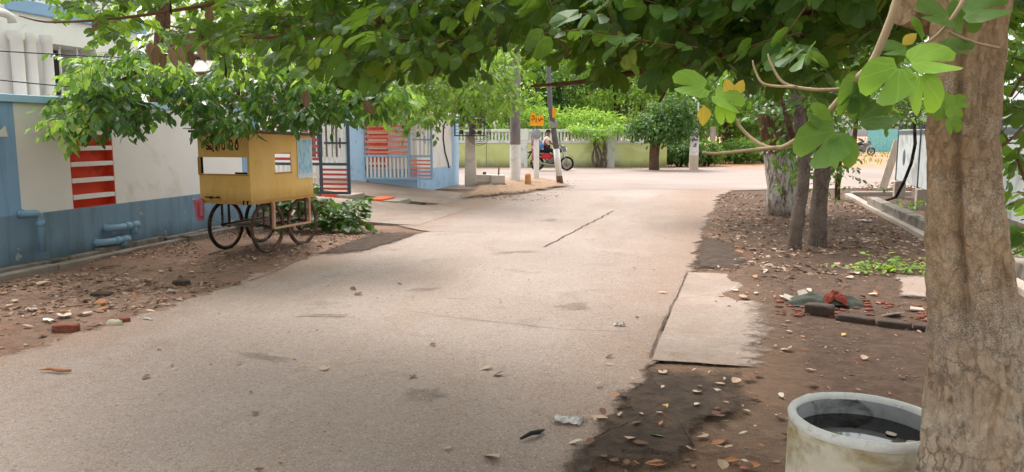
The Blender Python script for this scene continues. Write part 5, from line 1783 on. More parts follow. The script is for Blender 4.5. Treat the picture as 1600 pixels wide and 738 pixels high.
# cut stub near the fork and the pale drooping shoot in front
stub = MB(); a, b = at(1490, 30, 2.4), at(1412, 12, 2.3)
stub.tube([rel(a), rel(a.lerp(b, .6)), rel(b)], [.07, .055, .05], 14); stub.build('limb_stub', M['bark_big'], big)
pale = MB()
limb([at(1425, -90, 1.75), at(1402, 0, 1.75), at(1385, 48, 1.75), at(1362, 98, 1.76), at(1334, 128, 1.77), at(1312, 155, 1.78), at(1280, 190, 1.8), at(1245, 218, 1.82), at(1215, 232, 1.85), at(1185, 224, 1.88), at(1158, 200, 1.92), at(1142, 172, 1.95)], .0105, .0035, 10, pale)
limb([at(1222, 230, 1.845), at(1180, 234, 1.87), at(1120, 240, 1.9), at(1098, 238, 1.9)], .005, .003, 8, pale)
limb([at(1315, 140, 1.775), at(1270, 140, 1.8), at(1225, 130, 1.83), at(1205, 100, 1.85), at(1200, 85, 1.86)], .0045, .002, 8, pale)
limb([at(1245, 136, 1.81), at(1195, 132, 1.85), at(1180, 110, 1.87), at(1176, 95, 1.88)], .0035, .002, 8, pale)
limb([at(1520, -30, 2.0), at(1500, 10, 2.0), at(1470, 50, 2.0), at(1440, 72, 1.98)], .007, .003, 8, pale)
limb([at(1560, 75, 2.1), at(1520, 66, 2.0), at(1482, 50, 2.0)], .004, .004, 8, pale)
pale.build('shoot', M['twig_pale'], big)
# individually placed leaves on the near shoots  (u, v, distance, size, direction in view: right,up,toward; tilt)
def vdir(r, u_, t):
    f = Vector((FW[0], FW[1], 0)); rr = Vector((RT[0], RT[1], 0))
    return rr * r + Vector((0, 0, u_)) - f * t


sy = Spray(); sg = Spray(); sye = Spray()
for (S_, u, v, D, s, d, nn) in (
    (sy, 1402, 108, 1.70, .105, (-.6, -.5, .4), (.2, .9, .9)), (sy, 1438, 120, 1.69, .085, (.2, -1, .2), (.2, .3, 1)), (sy, 1425, 100, 1.72, .10, (.9, .15, .2), (0, .9, .8)),
    (sy, 1482, 148, 2.15, .045, (-.5, -.8, .2), (0, .4, 1)), (sy, 1470, 162, 2.15, .05, (-.4, -.6, .2), (.2, .4, 1)), (sy, 1482, 170, 2.14, .045, (.5, -.5, .2), (0, .3, 1)), (sy, 1490, 160, 2.15, .04, (.9, .1, .2), (0, .5, 1)), (sy, 1486, 185, 2.13, .045, (.3, -1, .2), (0, .3, 1)),
    (sy, 1100, 138, 1.95, .085, (-.9, .2, .3), (.1, .8, 1)), (sy, 1118, 150, 1.94, .075, (.8, -.3, .3), (-.1, .9, .8)), (sy, 1130, 164, 1.93, .05, (.2, -1, .2), (0, .3, 1)),
    (sg, 1340, 130, 1.77, .075, (-.3, -.5, .3), (.4, .5, .9)), (sg, 1322, 128, 1.78, .07, (.6, -.3, .2), (-.2, .6, 1)), (sg, 1328, 150, 1.76, .05, (-.2, -.9, .2), (0, .4, 1)),
    (sg, 1305, 208, 1.74, .11, (-.7, -.45, .4), (.1, .8, .9)), (sg, 1345, 190, 1.75, .078, (.8, .3, .2), (-.1, .8, .9)), (sg, 1312, 216, 1.73, .07, (.1, -1, .3), (.1, .4, 1)), (sg, 1290, 196, 1.76, .06, (-.5, .5, .2), (0, .6, 1)),
    (sg, 1472, 75, 2.0, .075, (.7, .0, .4), (0, .9, .8)), (sg, 1455, 80, 2.0, .075, (-.6, -.3, .4), (.1, .9, .8)), (sg, 1440, 60, 1.98, .06, (-.4, .5, .3), (0, .8, .8)), (sg, 1478, 30, 2.0, .095, (-.8, .2, .4), (0, .8, 1)), (sg, 1510, 22, 2.05, .10, (.6, .2, .4), (0, .8, 1)),
    (sg, 1500, 5, 2.1, .09, (.1, -.8, .4), (0, .6, 1)), (sg, 1415, 80, 1.95, .07, (-.9, .1, .2), (0, .9, .7)),
    (sye, 1142, 150, 1.95, .045, (-.3, .9, .2), (0, .2, 1)), (sye, 1150, 148, 1.95, .04, (.4, .9, .2), (0, .2, 1)), (sye, 1100, 165, 1.94, .05, (0, -1, .2), (.1, .2, 1)), (sye, 1410, 70, 1.94, .04, (.5, .5, .3), (0, .4, 1))):
    S_.leaf(rel(at(u, v, D)), vdir(*d), vdir(*nn), s)
leaves('young_leaves', TB, sy.P, sy.D, sy.N, sy.S, M['leaf_young'], big, smooth=True)
leaves('near_leaves', TB, sg.P, sg.D, sg.N, sg.S, M['leaf_mid'], big, smooth=True)
leaves('yellow_leaves', TW, sye.P, sye.D, sye.N, sye.S, M['leaf_yellow'], big, smooth=True)

# --- the canopy: real twigs hung through a thick layer over the road
VLOW = [(-60, 5), (60, 15), (100, 35), (140, 62), (250, 85), (330, 92), (420, 98), (480, 112), (560, 128), (620, 124), (680, 95), (730, 118), (780, 118), (830, 106), (900, 124), (960, 122), (1040, 130), (1080, 105), (1120, 100), (1200, 130), (1300, 150), (1400, 90), (1450, 40), (1550, 60), (1640, 80)]
DN = [(-60, 5.2), (200, 4.8), (450, 4.2), (700, 3.3), (900, 3.0), (1200, 2.7), (1650, 2.6)]
cano = Spray(); shade_cano = Spray()
cnt = 0
while cnt < 1600:
    u = random.uniform(-100, 1640)
    lo_ = interp(VLOW, u)
    v = lo_ - 28 - (random.random() ** 1.25) * 330
    if u < 130 and random.random() < .72: continue
    if mnoise.noise((u / 60, v / 42, 7.7)) < -.22: continue
    D = interp(DN, u) * random.uniform(.88, 1.75)
    if v > -20 and random.random() < .10: continue
    if 1420 < u < 1590 and D < 2.9 and v > -60: continue
    p = at(u, v, D)
    # bauhinia hangs lower to the rear, keep the underside of the layer level with what is seen
    d = Vector((random.gauss(0, .6) - .35, random.gauss(0, .6), random.gauss(-.1, .25)))
    tmp = Spray()
    tmp.twig(rel(p), d, random.uniform(.28, .55), random.randint(6, 10), .078, .4, .8, .0035)
    cnt += 1
    # the underside of this tree's layer is level: twigs that would dangle far below it are left off
    over = max(pv - interp(VLOW, pu) for pu, pv in (proj(Vector(q) + Vector(e) * z_ + TC) for q, e, z_ in zip(tmp.P, tmp.D, tmp.S)))
    if over > 26 and p.y > 0: continue
    cano.P += tmp.P; cano.D += tmp.D; cano.N += tmp.N; cano.S += tmp.S
    b0 = len(cano.tw.v); cano.tw.v += tmp.tw.v; cano.tw.f += [tuple(i + b0 for i in f) for f in tmp.tw.f]; cano.tw.sm += tmp.tw.sm; cano.tw.mi += tmp.tw.mi
# overhead and behind the camera: layer carried on unseen, added to shade the foreground
for _ in range(1100):
    x = random.uniform(-4.4, 4.4); y = random.uniform(-4.5, 8.0)
    r = math.hypot((x - .1) / 4.5, (y - 1.8) / 6.2)
    if r > 1 or random.random() < .25 * r: continue
    z = random.uniform(3.0, 4.9 - 1.4 * r)
    if mnoise.noise((x * .55, y * .55, 1.3)) < -.18: continue
    shade_cano.twig(rel((x, y, z)), (random.gauss(0, 1), random.gauss(0, 1), random.gauss(0, .3)), .7, 9, .15, .3, .9, .006)
cano.emit('crown', TB, M['leaf_big'], big, (0, 0, 0), 'twigs', M['twig_brown'])
shade_cano.emit('upper_crown', TB, M['leaf_big'], big, (0, 0, 0), 'twigs', M['twig_brown'])
# dry curled leaves and dark pods hanging at the left end
dr = Spray()
for (u, v, s) in ((235, 75, .12), (252, 92, .10), (268, 85, .12), (283, 80, .12), (300, 62, .11), (312, 75, .12), (245, 80, .12), (295, 88, .10), (320, 55, .12), (330, 20, .12), (590, 120, .11), (480, 150, .10), (570, 165, .10), (150, 40, .08)):
    dr.leaf(rel(at(u, v - 10, interp(DN, u) * .97)), vdir(random.gauss(0, .2), -1, random.gauss(0, .2)), vdir(random.gauss(0, .8), 0, 1), s)
leaves('dry_leaves', TO, dr.P, dr.D, dr.N, dr.S, M['leaf_dry'], big, smooth=True)
for (u, v) in ((266, 10), (352, 108), (905, 40)):
    p = rel(at(u, v, interp(DN, u) * .96))
    MB().tube([p + Vector((0, 0, .06)), p + Vector((0, 0, .03)), p + Vector((.004, 0, 0)), p + Vector((0, 0, -.03)), p + Vector((.006, 0, -.05))], [.0015, .002, .006, .007, .002], 6).build('seed_pod', M['black_paint'], big)
# suckers with small leaves right of the trunk
sk = Spray()
for _ in range(46):
    u = random.uniform(1565, 1660); v = random.uniform(60, 400)
    sk.twig(rel(at(u, v, random.uniform(3.0, 4.4))), (random.gauss(-.2, .5), random.gauss(0, .5), random.gauss(.1, .4)), .35, 7, .07, .3, .7, .003)
for (a, b) in (((1605, 190), (1560, 232)), ((1620, 60), (1580, 150)), ((1640, 420), (1590, 250))):
    sk.tw.tube([rel(at(*a, 3.2)), rel(at((a[0] + b[0]) / 2 + 6, (a[1] + b[1]) / 2, 3.1)), rel(at(*b, 2.9))], .006, 6)
sk.emit('sucker_leaves', TB, M['leaf_mid'], big, (0, 0, 0), 'suckers', M['twig_brown'])

# ================================================================== roadside tree over the cart
LT = Vector((-8.3, 10.6, 0))
lt = thing('roadside_tree', LT, 'dark glossy leaved tree drooping over the wall and the yellow cart', 'tree')
trunk_mesh('trunk', [(0, 0, -.1), (.05, -.05, 1), (.1, -.1, 2.0), (.3, -.2, 2.9), (.5, -.3, 4)], [.20, .16, .14, .12, .07], M['bark_brown'], lt)
lm = MB()
rl = lambda p: Vector(p) - LT


def bough(pts, r0, r1):
    k = len(pts)
    lm.tube([rl(p) for p in pts], [r0 + (r1 - r0) * i / (k - 1) for i in range(k)], 8)


bough([LT + Vector((.3, -.2, 2.8)), at(300, 60, 8.9), at(200, 120, 8.4), at(120, 170, 8.0)], .05, .008)
bough([LT + Vector((.3, -.2, 2.7)), at(400, 90, 9.0), at(370, 150, 8.7), at(350, 200, 8.4)], .045, .006)
bough([LT + Vector((.2, -.2, 2.4)), at(460, 110, 9.4), at(540, 140, 9.4), at(590, 160, 9.4)], .045, .006)
bough([LT + Vector((.2, -.2, 2.4)), at(420, 120, 9.2), at(450, 170, 8.9), at(480, 205, 8.7)], .03, .006)
lm.build('bough', M['bark_brown'], lt)
LLOW = [(85, 200), (110, 215), (150, 218), (200, 205), (240, 190), (280, 188), (310, 192), (335, 208), (380, 205), (420, 190), (440, 188), (470, 194), (495, 195), (520, 185), (560, 168), (590, 176), (640, 150)]
LTOP = [(85, 150), (110, 110), (150, 85), (250, 60), (420, 60), (520, 80), (600, 120), (640, 135)]
sp_ = Spray(); spb = Spray()
for _ in range(1650):
    u = random.uniform(88, 635); a = interp(LTOP, u); b = interp(LLOW, u)
    v = a + (b - a - 14) * random.random() ** .85
    if u < 150 and random.random() < .45: continue
    if u > 530 and random.random() < .4: continue
    if 225 < u < 305 and v > 165 and random.random() < .6: continue
    if mnoise.noise((u / 38, v / 30, 2.2)) < -.16: continue
    D = 8.75 + random.uniform(-.75, 1.0) - (.25 if v > 180 else 0)
    if u > 480: D += .5
    p = at(u, v, D)
    tgt = spb if (v < a + 45 or u < 150) and random.random() < .6 else sp_  # sunlight on top and left twigs put in as brighter leaf colour
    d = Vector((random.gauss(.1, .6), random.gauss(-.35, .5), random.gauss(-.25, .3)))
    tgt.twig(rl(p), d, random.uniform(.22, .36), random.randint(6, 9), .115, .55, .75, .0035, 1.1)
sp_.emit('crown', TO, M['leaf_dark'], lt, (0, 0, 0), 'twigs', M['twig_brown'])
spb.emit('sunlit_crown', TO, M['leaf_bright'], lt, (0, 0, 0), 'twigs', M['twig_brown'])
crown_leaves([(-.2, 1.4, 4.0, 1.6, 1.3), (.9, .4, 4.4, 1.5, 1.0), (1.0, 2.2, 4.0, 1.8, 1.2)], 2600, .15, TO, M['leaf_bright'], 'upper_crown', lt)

# shrub behind the cart wheels
shb = thing('shrub', (-6.05, 10.9, 0), 'broad leaved green shrub growing behind the cart wheels', 'shrub')
s_ = Spray()
for _ in range(95):
    a = random.uniform(-.5, PI + .3); r = random.uniform(.0, .85)
    base = Vector((random.uniform(-.75, .95), random.uniform(-.25, .35), random.uniform(.08, .55)))
    if base.x > .4: base.z *= .75
    s_.twig(base, (random.gauss(.35, .6), random.gauss(-.2, .5), random.gauss(.25, .3)), .35, 6, .155, .35, .8, .005)
for k in range(9):
    a = k * .7
    s_.tw.tube([(0, 0, -.02), (.25 * math.cos(a), .15 * math.sin(a), .3), (.6 * math.cos(a), .25 * math.sin(a), .5)], [.012, .009, .004], 6)
s_.emit('foliage', TW, M['leaf_shrub'], shb, (0, 0, 0), 'stems', M['twig_brown'])

# ================================================================== trees along the right verge
rt1 = thing('roadside_tree', G(1224, 336), 'stout verge tree with a limewashed trunk', 'tree')
def mat_limed():
    n = N('bark_limed')
    f = n.noise((14, 14, 5), 6, .7, .4)
    col = n.mix(n.ramp(f, .35, .65), '#4d3a2c', '#715946')
    z = n.math('ADD', n.sep('Z'), n.math('MULTIPLY', n.math('SUBTRACT', n.noise((9, 9, 3), 5, .7), .5), .35))
    band = n.math('MULTIPLY', n.ramp(z, 1.10, 1.16, 1, 0), n.ramp(z, .04, .3, .3, 1))
    worn = n.ramp(n.noise((20, 20, 5), 6, .75), .40, .56)
    col = n.mix(n.math('MULTIPLY', band, n.math('MULTIPLY', worn, .9)), col, '#c0bab2')
    n.base(col); n.bump(n.noise((40, 40, 9), 6, .75), 1, .02)
    return n.set(.95, 0, .15)


trunk_mesh('trunk', [(.0, 0, -.1), (-.03, 0, .5), (-.12, .05, 1.15), (-.25, .1, 1.9), (-.4, .1, 2.8)], [.34, .285, .26, .30, .16], mat_limed(), rt1, 28, .09, 2.5)
lm = MB()
for d in ((-1.4, .2, 3.6), (.9, -.4, 3.7), (.2, 1.2, 3.9), (-.5, -1.5, 3.2)):
    lm.tube([(-.28, .1, 1.85), (-.28 + d[0] * .4, .1 + d[1] * .4, 2.6), d], [.14, .09, .03], 9)
lm.build('limb', M['bark_brown'], rt1)
crown_leaves([(-1.7, -.6, 3.5, 1.7, 1.15), (.7, -.6, 3.3, 1.6, 1.2), (-.4, 1.3, 3.9, 1.9, 1.3), (-.3, -1.6, 3.2, 1.4, 1.0), (1.6, 1.0, 3.4, 1.4, 1.1), (-.4, 0, 4.8, 2.0, 1.2)], 9000, .13, TO, M['leaf_dark'], 'crown', rt1)
crown_leaves([(-2.3, -.8, 2.6, .75, .5), (-.2, -.9, 2.35, .7, .45)], 900, .13, TO, M['leaf_mid'], 'lower_sprays', rt1)

rt2 = thing('roadside_tree', G(1241, 391), 'slim leaning grey trunk, nearest the road of the verge trees', 'tree')
trunk_mesh('trunk', [(0, 0, -.1), (.02, .0, .4), (.08, .05, 1.0), (.02, .1, 1.6), (-.15, .1, 2.4)], [.105, .082, .075, .08, .05], M['bark_grey'], rt2, 16, .07, 5)
lm = MB(); lm.tube([(.06, .07, 1.25), (-.12, .0, 1.55), (-.3, -.1, 2.1)], [.05, .04, .015], 8); lm.tube([(.06, .07, 1.2), (.1, .2, 1.55), (.05, .2, 2.3)], [.04, .03, .012], 8); lm.build('limb', M['bark_brown'], rt2)
s_ = Spray()
for _ in range(210):
    u = random.uniform(1165, 1330); v = random.uniform(60, 205) if random.random() < .75 else random.uniform(195, 240)
    if v > 195 and not 1215 < u < 1300: continue
    s_.twig(at(u, v, random.uniform(9.6, 11.6)) - rt2.location, (random.gauss(0, .6), random.gauss(0, .6), random.gauss(0, .35)), .4, 8, .11, .4, .75, .004)
s_.emit('crown', TO, M['leaf_dark'], rt2, (0, 0, 0), 'twigs', M['twig_brown'])

rt3 = thing('roadside_tree', G(1275, 383), 'straight dark trunk with leafy tufts, right of the slim leaning one', 'tree')
trunk_mesh('trunk', [(0, 0, -.1), (.01, 0, .5), (.03, .0, 1.1), (.05, .05, 1.9), (.2, .1, 2.6)], [.135, .11, .105, .08, .05], M['bark_grey'], rt3, 16, .09, 5, seed=4)
s_ = Spray()
for _ in range(60):
    u = random.gauss(1280, 26); v = random.gauss(262, 22)
    if v > 318: continue
    s_.twig(at(u, v, random.uniform(10.6, 11.3)) - rt3.location, (random.gauss(0, .6), random.gauss(-.3, .6), random.gauss(-.1, .3)), .25, 7, .085, .5, .7, .003)
for _ in range(140):
    u = random.uniform(1250, 1440); v = random.uniform(40, 190)
    s_.twig(at(u, v, random.uniform(10.4, 12.6)) - rt3.location, (random.gauss(0, .6), random.gauss(0, .6), random.gauss(0, .35)), .4, 8, .11, .4, .75, .004)
s_.emit('crown', TO, M['leaf_mid'], rt3, (0, 0, 0), 'twigs', M['twig_brown'])

sap = thing('sapling', G(1308, 312), 'thin twisted sapling behind the verge trees', 'sapling')
m = MB()
for k in range(3): m.tube([(.04 * math.cos(k * 2.1 + z * 3.2), .04 * math.sin(k * 2.1 + z * 3.2), z) if z < .9 else (-.25 * (z - .8) - .05 + .05 * k, 0, z) for z in np.linspace(-.05, 1.9 - .2 * k, 16)], .03, 7)
m.build('trunk', M['bark_brown'], sap)
s_ = Spray()
for _ in range(32): s_.twig((random.gauss(-.1, .16), random.gauss(0, .15), random.uniform(.3, 1.8)), (random.gauss(0, .6), random.gauss(0, .6), random.gauss(0, .3)), .2, 5, .09, .3)
s_.emit('crown', TO, M['leaf_mid'], sap, (0, 0, 0), 'twigs', M['twig_brown'])

ft = thing('roadside_tree', (7.0, 16.5, 0), 'dense dark tree hanging over the metal sheet fence', 'tree')
trunk_mesh('trunk', [(0, 0, -.1), (0, 0, 1.6), (-.2, .1, 3)], [.22, .18, .12], M['bark_brown'], ft)
crown_leaves([(-1.9, -1.0, 2.75, 1.1, .8), (-1.0, -2.8, 2.9, 1.4, .9), (-.9, .6, 3.4, 1.5, 1.1), (-.4, -5.4, 2.9, 1.6, 1.1), (0, -8.4, 2.7, 1.5, 1.2), (.6, -1, 3.9, 2, 1.3)], 6500, .14, TO, M['leaf_dark'], 'crown', ft)
# low weeds by the fence foot and the cut sprig on the ground
def low_plant(loc, n, rx, ry, h, size, T, mat, label, cat='plant', name='weed'):
    t = thing(name, loc, label, cat)
    s = Spray()
    for _ in range(n):
        s.twig((random.gauss(0, rx), random.gauss(0, ry), random.uniform(.0, h)), (random.gauss(0, .7), random.gauss(0, .7), random.uniform(.0, .8)), .18, 5, size, .3, .9, .003)
    s.emit('foliage', T, mat, t, (0, 0, 0), 'stems', M['twig_brown'])
    return t


low_plant(gz(G(1392, 424)), 48, .30, .10, .07, .07, TO, M['leaf_bright'], 'fresh green leafy sprig dropped on the ground beside the concrete patch', 'sprig', 'leafy_sprig')
low_plant(G(1428, 338), 30, .25, .25, .3, .09, TO, M['leaf_mid'], 'small weed at the foot of the metal sheet fence')
low_plant(G(1395, 296), 30, .5, .2, .08, .12, TO, M['leaf_dry'], 'heap of dry cut twigs at the end of the drain', 'twigs', 'brush_heap')
low_plant(G(1597, 440), 30, .3, .3, .5, .08, TO, M['leaf_mid'], 'leafy weed behind the right side of the big trunk')

# ================================================================== greenery across the street
def tree(name, loc, label, trunk, clumps, n, size, T, mat, bark, cat='tree', shell=.5, group=None):
    t = thing(name, loc, label, cat, group=group)
    trunk_mesh('trunk', trunk[0], trunk[1], bark, t, 14, .06, 2)
    lm = MB(); e = Vector(trunk[0][-1])
    for c in clumps[:6]:
        c_ = Vector(c[:3]); lm.tube([tuple(e), tuple(e.lerp(c_, .5) + Vector((0, 0, .15))), tuple(c_)], [trunk[1][-1] * .7, trunk[1][-1] * .4, .015], 6)
    lm.build('limb', bark, t)
    crown_leaves(clumps, n, size, T, mat, 'crown', t, shell=shell)
    return t


CP = lambda u, D: cam_pt((u - 800) / FPX * D, D)
tree('street_tree', G(1022, 266), 'small round street tree with a thick brown trunk against the green wall', ([(0, 0, -.1), (0, 0, .9), (.1, 0, 1.3)], [.24, .2, .16]),
     [(.2, -.2, 1.75, 1.1, .8), (1.0, .1, 1.9, 1.0, .8), (-.7, 0, 1.8, .8, .6), (.6, .1, 2.7, 1.1, .8)], 3800, .17, TO, M['leaf_shrub'], M['bark_brown'])
vn = thing('vine', CP(936, 35.2), 'straggling vine with pale woody stems climbing the green wall', 'vine')
m = MB()
for k in range(7): m.tube([(.2 * math.sin(k * 1.7) * (1 + z * .4) + .1 * math.sin(z * 4 + k), -.02 + .05 * math.cos(k), z) for z in np.linspace(-.05, 1.5, 9)], [.07, .065, .06, .055, .05, .045, .04, .03, .02], 6)
m.build('trunk', M['bark_grey'], vn)
crown_leaves([(0, -.1, 1.55, .75, .5), (-.9, 0, 1.75, .9, .35), (.8, 0, 1.8, .7, .35)], 900, .16, TO, M['leaf_bright'], 'foliage', vn, shell=.2)
tree('garden_tree', CP(890, 38.6), 'feathery pale green papaya-like tree behind the green wall, above the motorcycle', ([(0, 0, -.1), (0, 0, 1.5), (0, 0, 2.1)], [.15, .12, .1]),
     [(0, -.3, 2.25, 1.9, .6), (-1.5, 0, 2.3, 1.3, .6), (1.5, 0, 2.2, 1.3, .5)], 2600, .34, TL, M['leaf_bright'], M['bark_grey'])
for k, (u, D, H, R, n, mat, lab) in enumerate((
    (700, 40, 7, 3.2, 4200, 'leaf_mid', 'tall mid green tree behind the meter post, across the street'),
    (790, 43, 8, 3.4, 4200, 'leaf_bright', 'tall bright tree behind the white-footed pole, across the street'),
    (870, 46, 9, 3.8, 4600, 'leaf_shrub', 'dark tree mass rising behind the feathery pale green tree'),
    (960, 44, 8, 3.6, 4600, 'leaf_bright', 'bright drooping tree behind the vine on the green wall'),
    (1050, 42, 8, 3.4, 4600, 'leaf_mid', 'mid green tree rising behind the small round street tree'),
    (1130, 46, 9, 3.8, 4600, 'leaf_mid', 'tall tree behind the plain grey concrete post'),
    (1215, 62, 10, 4.6, 4200, 'leaf_bright', 'pale distant tree beyond the field, behind the limed trunk'),
    (1330, 84, 12, 6.5, 4200, 'leaf_mid', 'big distant tree above the far white house'),
    (1420, 80, 12, 6.0, 4000, 'leaf_shrub', 'dark distant tree behind the teal fence'),
    (620, 36, 8, 3.2, 3600, 'leaf_mid', 'tree across the street seen over the corner wall'),
    (745, 50, 10, 4.2, 4200, 'leaf_shrub', 'dark tall tree in the second row, between the meter post and the white-footed pole'),
    (915, 54, 11, 4.6, 4200, 'leaf_mid', 'tall second-row tree behind the bright drooping one'),
    (1000, 52, 11, 4.6, 4200, 'leaf_shrub', 'dark second-row tree behind the small round street tree'),
    (1090, 56, 11, 5.0, 4200, 'leaf_mid', 'second-row tree rising behind the lettered post'),
    (1170, 50, 7, 3.2, 3600, 'leaf_shrub', 'low dark tree behind the loose bush by the field'))):
    rnd = random.Random(k + 40)
    cl = []
    for j in range(12):
        a = rnd.uniform(0, 2 * PI); r = rnd.uniform(.2, .75) * R; z = rnd.uniform(.22, .85) * H
        cl.append((r * math.cos(a), r * math.sin(a), z, R * rnd.uniform(.38, .55), R * rnd.uniform(.3, .42)))
    tree('garden_tree', CP(u, D), lab, ([(0, 0, -.1), (.1, 0, H * .25), (0, .1, H * .5)], [.28, .22, .15]), cl, n, .26 if D < 50 else .4, TO, M[mat], M['bark_brown'], group='trees across the street')
for k, (u, D, w_, h_, n, mat, lab) in enumerate((
    (1060, 36.5, 1.2, 1.5, 2600, 'leaf_shrub', 'dark bush between the small street tree and the lettered post'),
    (1103, 37.4, .8, 1.2, 1600, 'leaf_mid', 'bush between the lettered post and the grey concrete post'),
    (1150, 40.5, 1.4, 1.4, 2400, 'leaf_mid', 'loose bush right of the grey concrete post'),
    (1192, 42, 1.3, 1.5, 2000, 'leaf_dark', 'dark bush partly behind the limewashed trunk'),
    (760, 37.5, 1.6, 2.2, 2200, 'leaf_bright', 'light bush topping the green wall beside the meter cage'),
    (850, 37.4, 1.2, 2.0, 1600, 'leaf_mid', 'bush topping the green wall behind the orange sign'))):
    t = thing('bush', CP(u, D), lab, 'bush', group='bushes across the street')
    m = MB()
    for j in range(6): a = j * 1.1; m.tube([(.1 * math.cos(a), .1 * math.sin(a), -.05), (w_ * .3 * math.cos(a), w_ * .3 * math.sin(a), h_ * .45), (w_ * .6 * math.cos(a), w_ * .6 * math.sin(a), h_ * .8)], [.03, .025, .01], 5)
    m.build('stems', M['bark_brown'], t)
    crown_leaves([(0, 0, h_ * .55, w_, h_ * .5), (-w_ * .5, -.1, h_ * .4, w_ * .7, h_ * .4), (w_ * .5, .1, h_ * .45, w_ * .7, h_ * .42)], n, .17, TO, M[mat], 'foliage', t, shell=.4)
# tree near the meter post whose sprays cross in front of the corner wall
ct = thing('roadside_tree', (-8.1, 20.6, 0), 'mid green tree behind the corner wall, sprays hanging by the meter cage', 'tree')
trunk_mesh('trunk', [(0, 0, -.1), (.1, 0, 1.6), (.3, -.2, 3.2)], [.2, .16, .1], M['bark_brown'], ct)
s_ = Spray()
for _ in range(520):
    u = random.uniform(545, 800)
    lowv = interp([(545, 175), (600, 190), (640, 200), (680, 198), (700, 180), (720, 175), (760, 165), (790, 190), (800, 160)], u)
    v = random.uniform(60, lowv - 12)
    s_.twig(at(u, v, random.uniform(15.5, 20.5)) - ct.location, (random.gauss(.1, .6), random.gauss(-.2, .6), random.gauss(-.2, .3)), .55, 8, .17, .5, .75, .006)
s_.emit('crown', TO, M['leaf_mid'], ct, (0, 0, 0), 'twigs', M['twig_brown'])
crown_leaves([(.3, -.5, 4.4, 2.0, 1.4), (1.4, -2.4, 4.2, 1.6, 1.1), (-.6, .8, 4.8, 2.0, 1.2)], 3600, .2, TO, M['leaf_bright'], 'upper_crown', ct)

# ================================================================== wires
def wire(a, b, sag, label, r=.006):
    a, b = Vector(a), Vector(b)
    pts = [a.lerp(b, i / 16) - Vector((0, 0, sag * 4 * (i / 16) * (1 - i / 16))) for i in range(17)]
    tag(MB().tube(pts, r, 6).build('overhead_wire', M['wire']), label, 'wire', 'overhead wires')


wire(at(-120, 72, 7.2), at(520, 95, 11), .05, 'upper thin black wire crossing before the white house')
wire(at(-120, 112, 7.2), at(420, 152, 10), .05, 'lower thin black wire crossing before the white house')

# ================================================================== fallen leaves
LEAFM = {}
for nm, T, cv in (('a', TO, .35), ('b', TW, .5), ('c', TB, .3), ('d', TL, .4)):
    V, F = T
    V = V.copy(); V[:, 1] -= .5; V[:, 2] = V[:, 2] + cv * (V[:, 0] ** 2 * 1.2 + V[:, 1] ** 2 * .5)
    V[:, 2] -= V[:, 2].min()
    me = bpy.data.meshes.new('fallen_leaf'); me.from_pydata([tuple(v) for v in V], [], F); LEAFM[nm] = me
LM2 = {}


def fallen(p, s, kind, mat, label, group, rz=None, tilt=None):
    key = (kind, mat)
    if key not in LM2:
        me = LEAFM[kind].copy(); me.materials.append(M[mat]); LM2[key] = me
    o = bpy.data.objects.new('fallen_leaf', LM2[key]); COL.objects.link(o)
    o.location = p; o.scale = (s, s, s * .6)
    o.rotation_euler = (random.gauss(0, .14) if tilt is None else tilt, random.gauss(0, .14), random.uniform(0, 2 * PI) if rz is None else rz)
    return tag(o, label, 'fallen leaf', group)


KEYL = [(1037, 640, .085, 'b', 'fall_ochre', 'large round ochre leaf on the damp soil'), (1066, 645, .07, 'b', 'fall_orange', 'orange-tan leaf just right of the large round ochre leaf'),
        (1117, 643, .06, 'b', 'fall_ochre', 'curled yellow-ochre leaf at the right edge of the damp soil'), (1027, 682, .09, 'c', 'fall_green', 'pale green lobed leaf on the damp soil'),
        (1034, 664, .05, 'c', 'fall_green', 'small bright green leaf piece above the pale green lobed leaf'), (1131, 656, .06, 'd', 'fall_green', 'narrow green leaf on the brown dirt right of the damp soil'),
        (936, 656, .10, 'a', 'fall_tan', 'long tan leaf at the left edge of the damp soil'), (976, 702, .06, 'b', 'fall_orange', 'round tan-orange leaf low on the damp soil'),
        (990, 688, .075, 'a', 'fall_brown', 'reddish brown pointed leaf left of the pale green lobed leaf'), (985, 727, .085, 'a', 'fall_orange', 'tan-orange leaf at the bottom edge of the photo, left one of two'),
        (1025, 728, .11, 'a', 'fall_orange', 'long orange leaf at the bottom edge of the photo, right one of two'), (1141, 720, .09, 'a', 'fall_orange', 'glossy rust leaf left of the torn orange leaf by the water ring'),
        (1172, 730, .10, 'b', 'fall_orange', 'torn orange leaf on the dirt beside the water ring'), (1097, 682, .09, 'a', 'fall_tan', 'long pale tan leaf on the brown dirt below the curled yellow-ochre leaf'),
        (898, 695, .09, 'a', 'fall_pale', 'pale crumpled leaf on the road edge below the plastic film'), (768, 718, .13, 'a', 'fall_tan', 'long tan leaf on the road, lowest in the photo'),
        (760, 578, .10, 'a', 'fall_tan', 'tan leaf in the middle of the road, upper of two'), (778, 588, .09, 'a', 'fall_brown', 'brown leaf in the middle of the road, lower of two'),
        (952, 560, .07, 'a', 'fall_brown', 'dark brown leaf on the road near the slab corner'), (1035, 459, .09, 'a', 'fall_ochre', 'ochre leaf on the road beside the slab'),
        (1318, 522, .05, 'b', 'fall_ochre', 'small yellow leaf alone on the bare dirt below the rubble'), (1210, 544, .03, 'c', 'fall_green', 'tiny green leaf on the bare dirt above the water ring')]
for (u, v, s, k, mat, lab) in KEYL:
    p = G(u, v); fallen(gz(p, .012) if p.x > interp(XR, p.y) - .05 else Vector((p.x, p.y, .009)), s, k, mat, lab, 'marked fallen leaves', random.uniform(-.9, .9) + PI / 2)
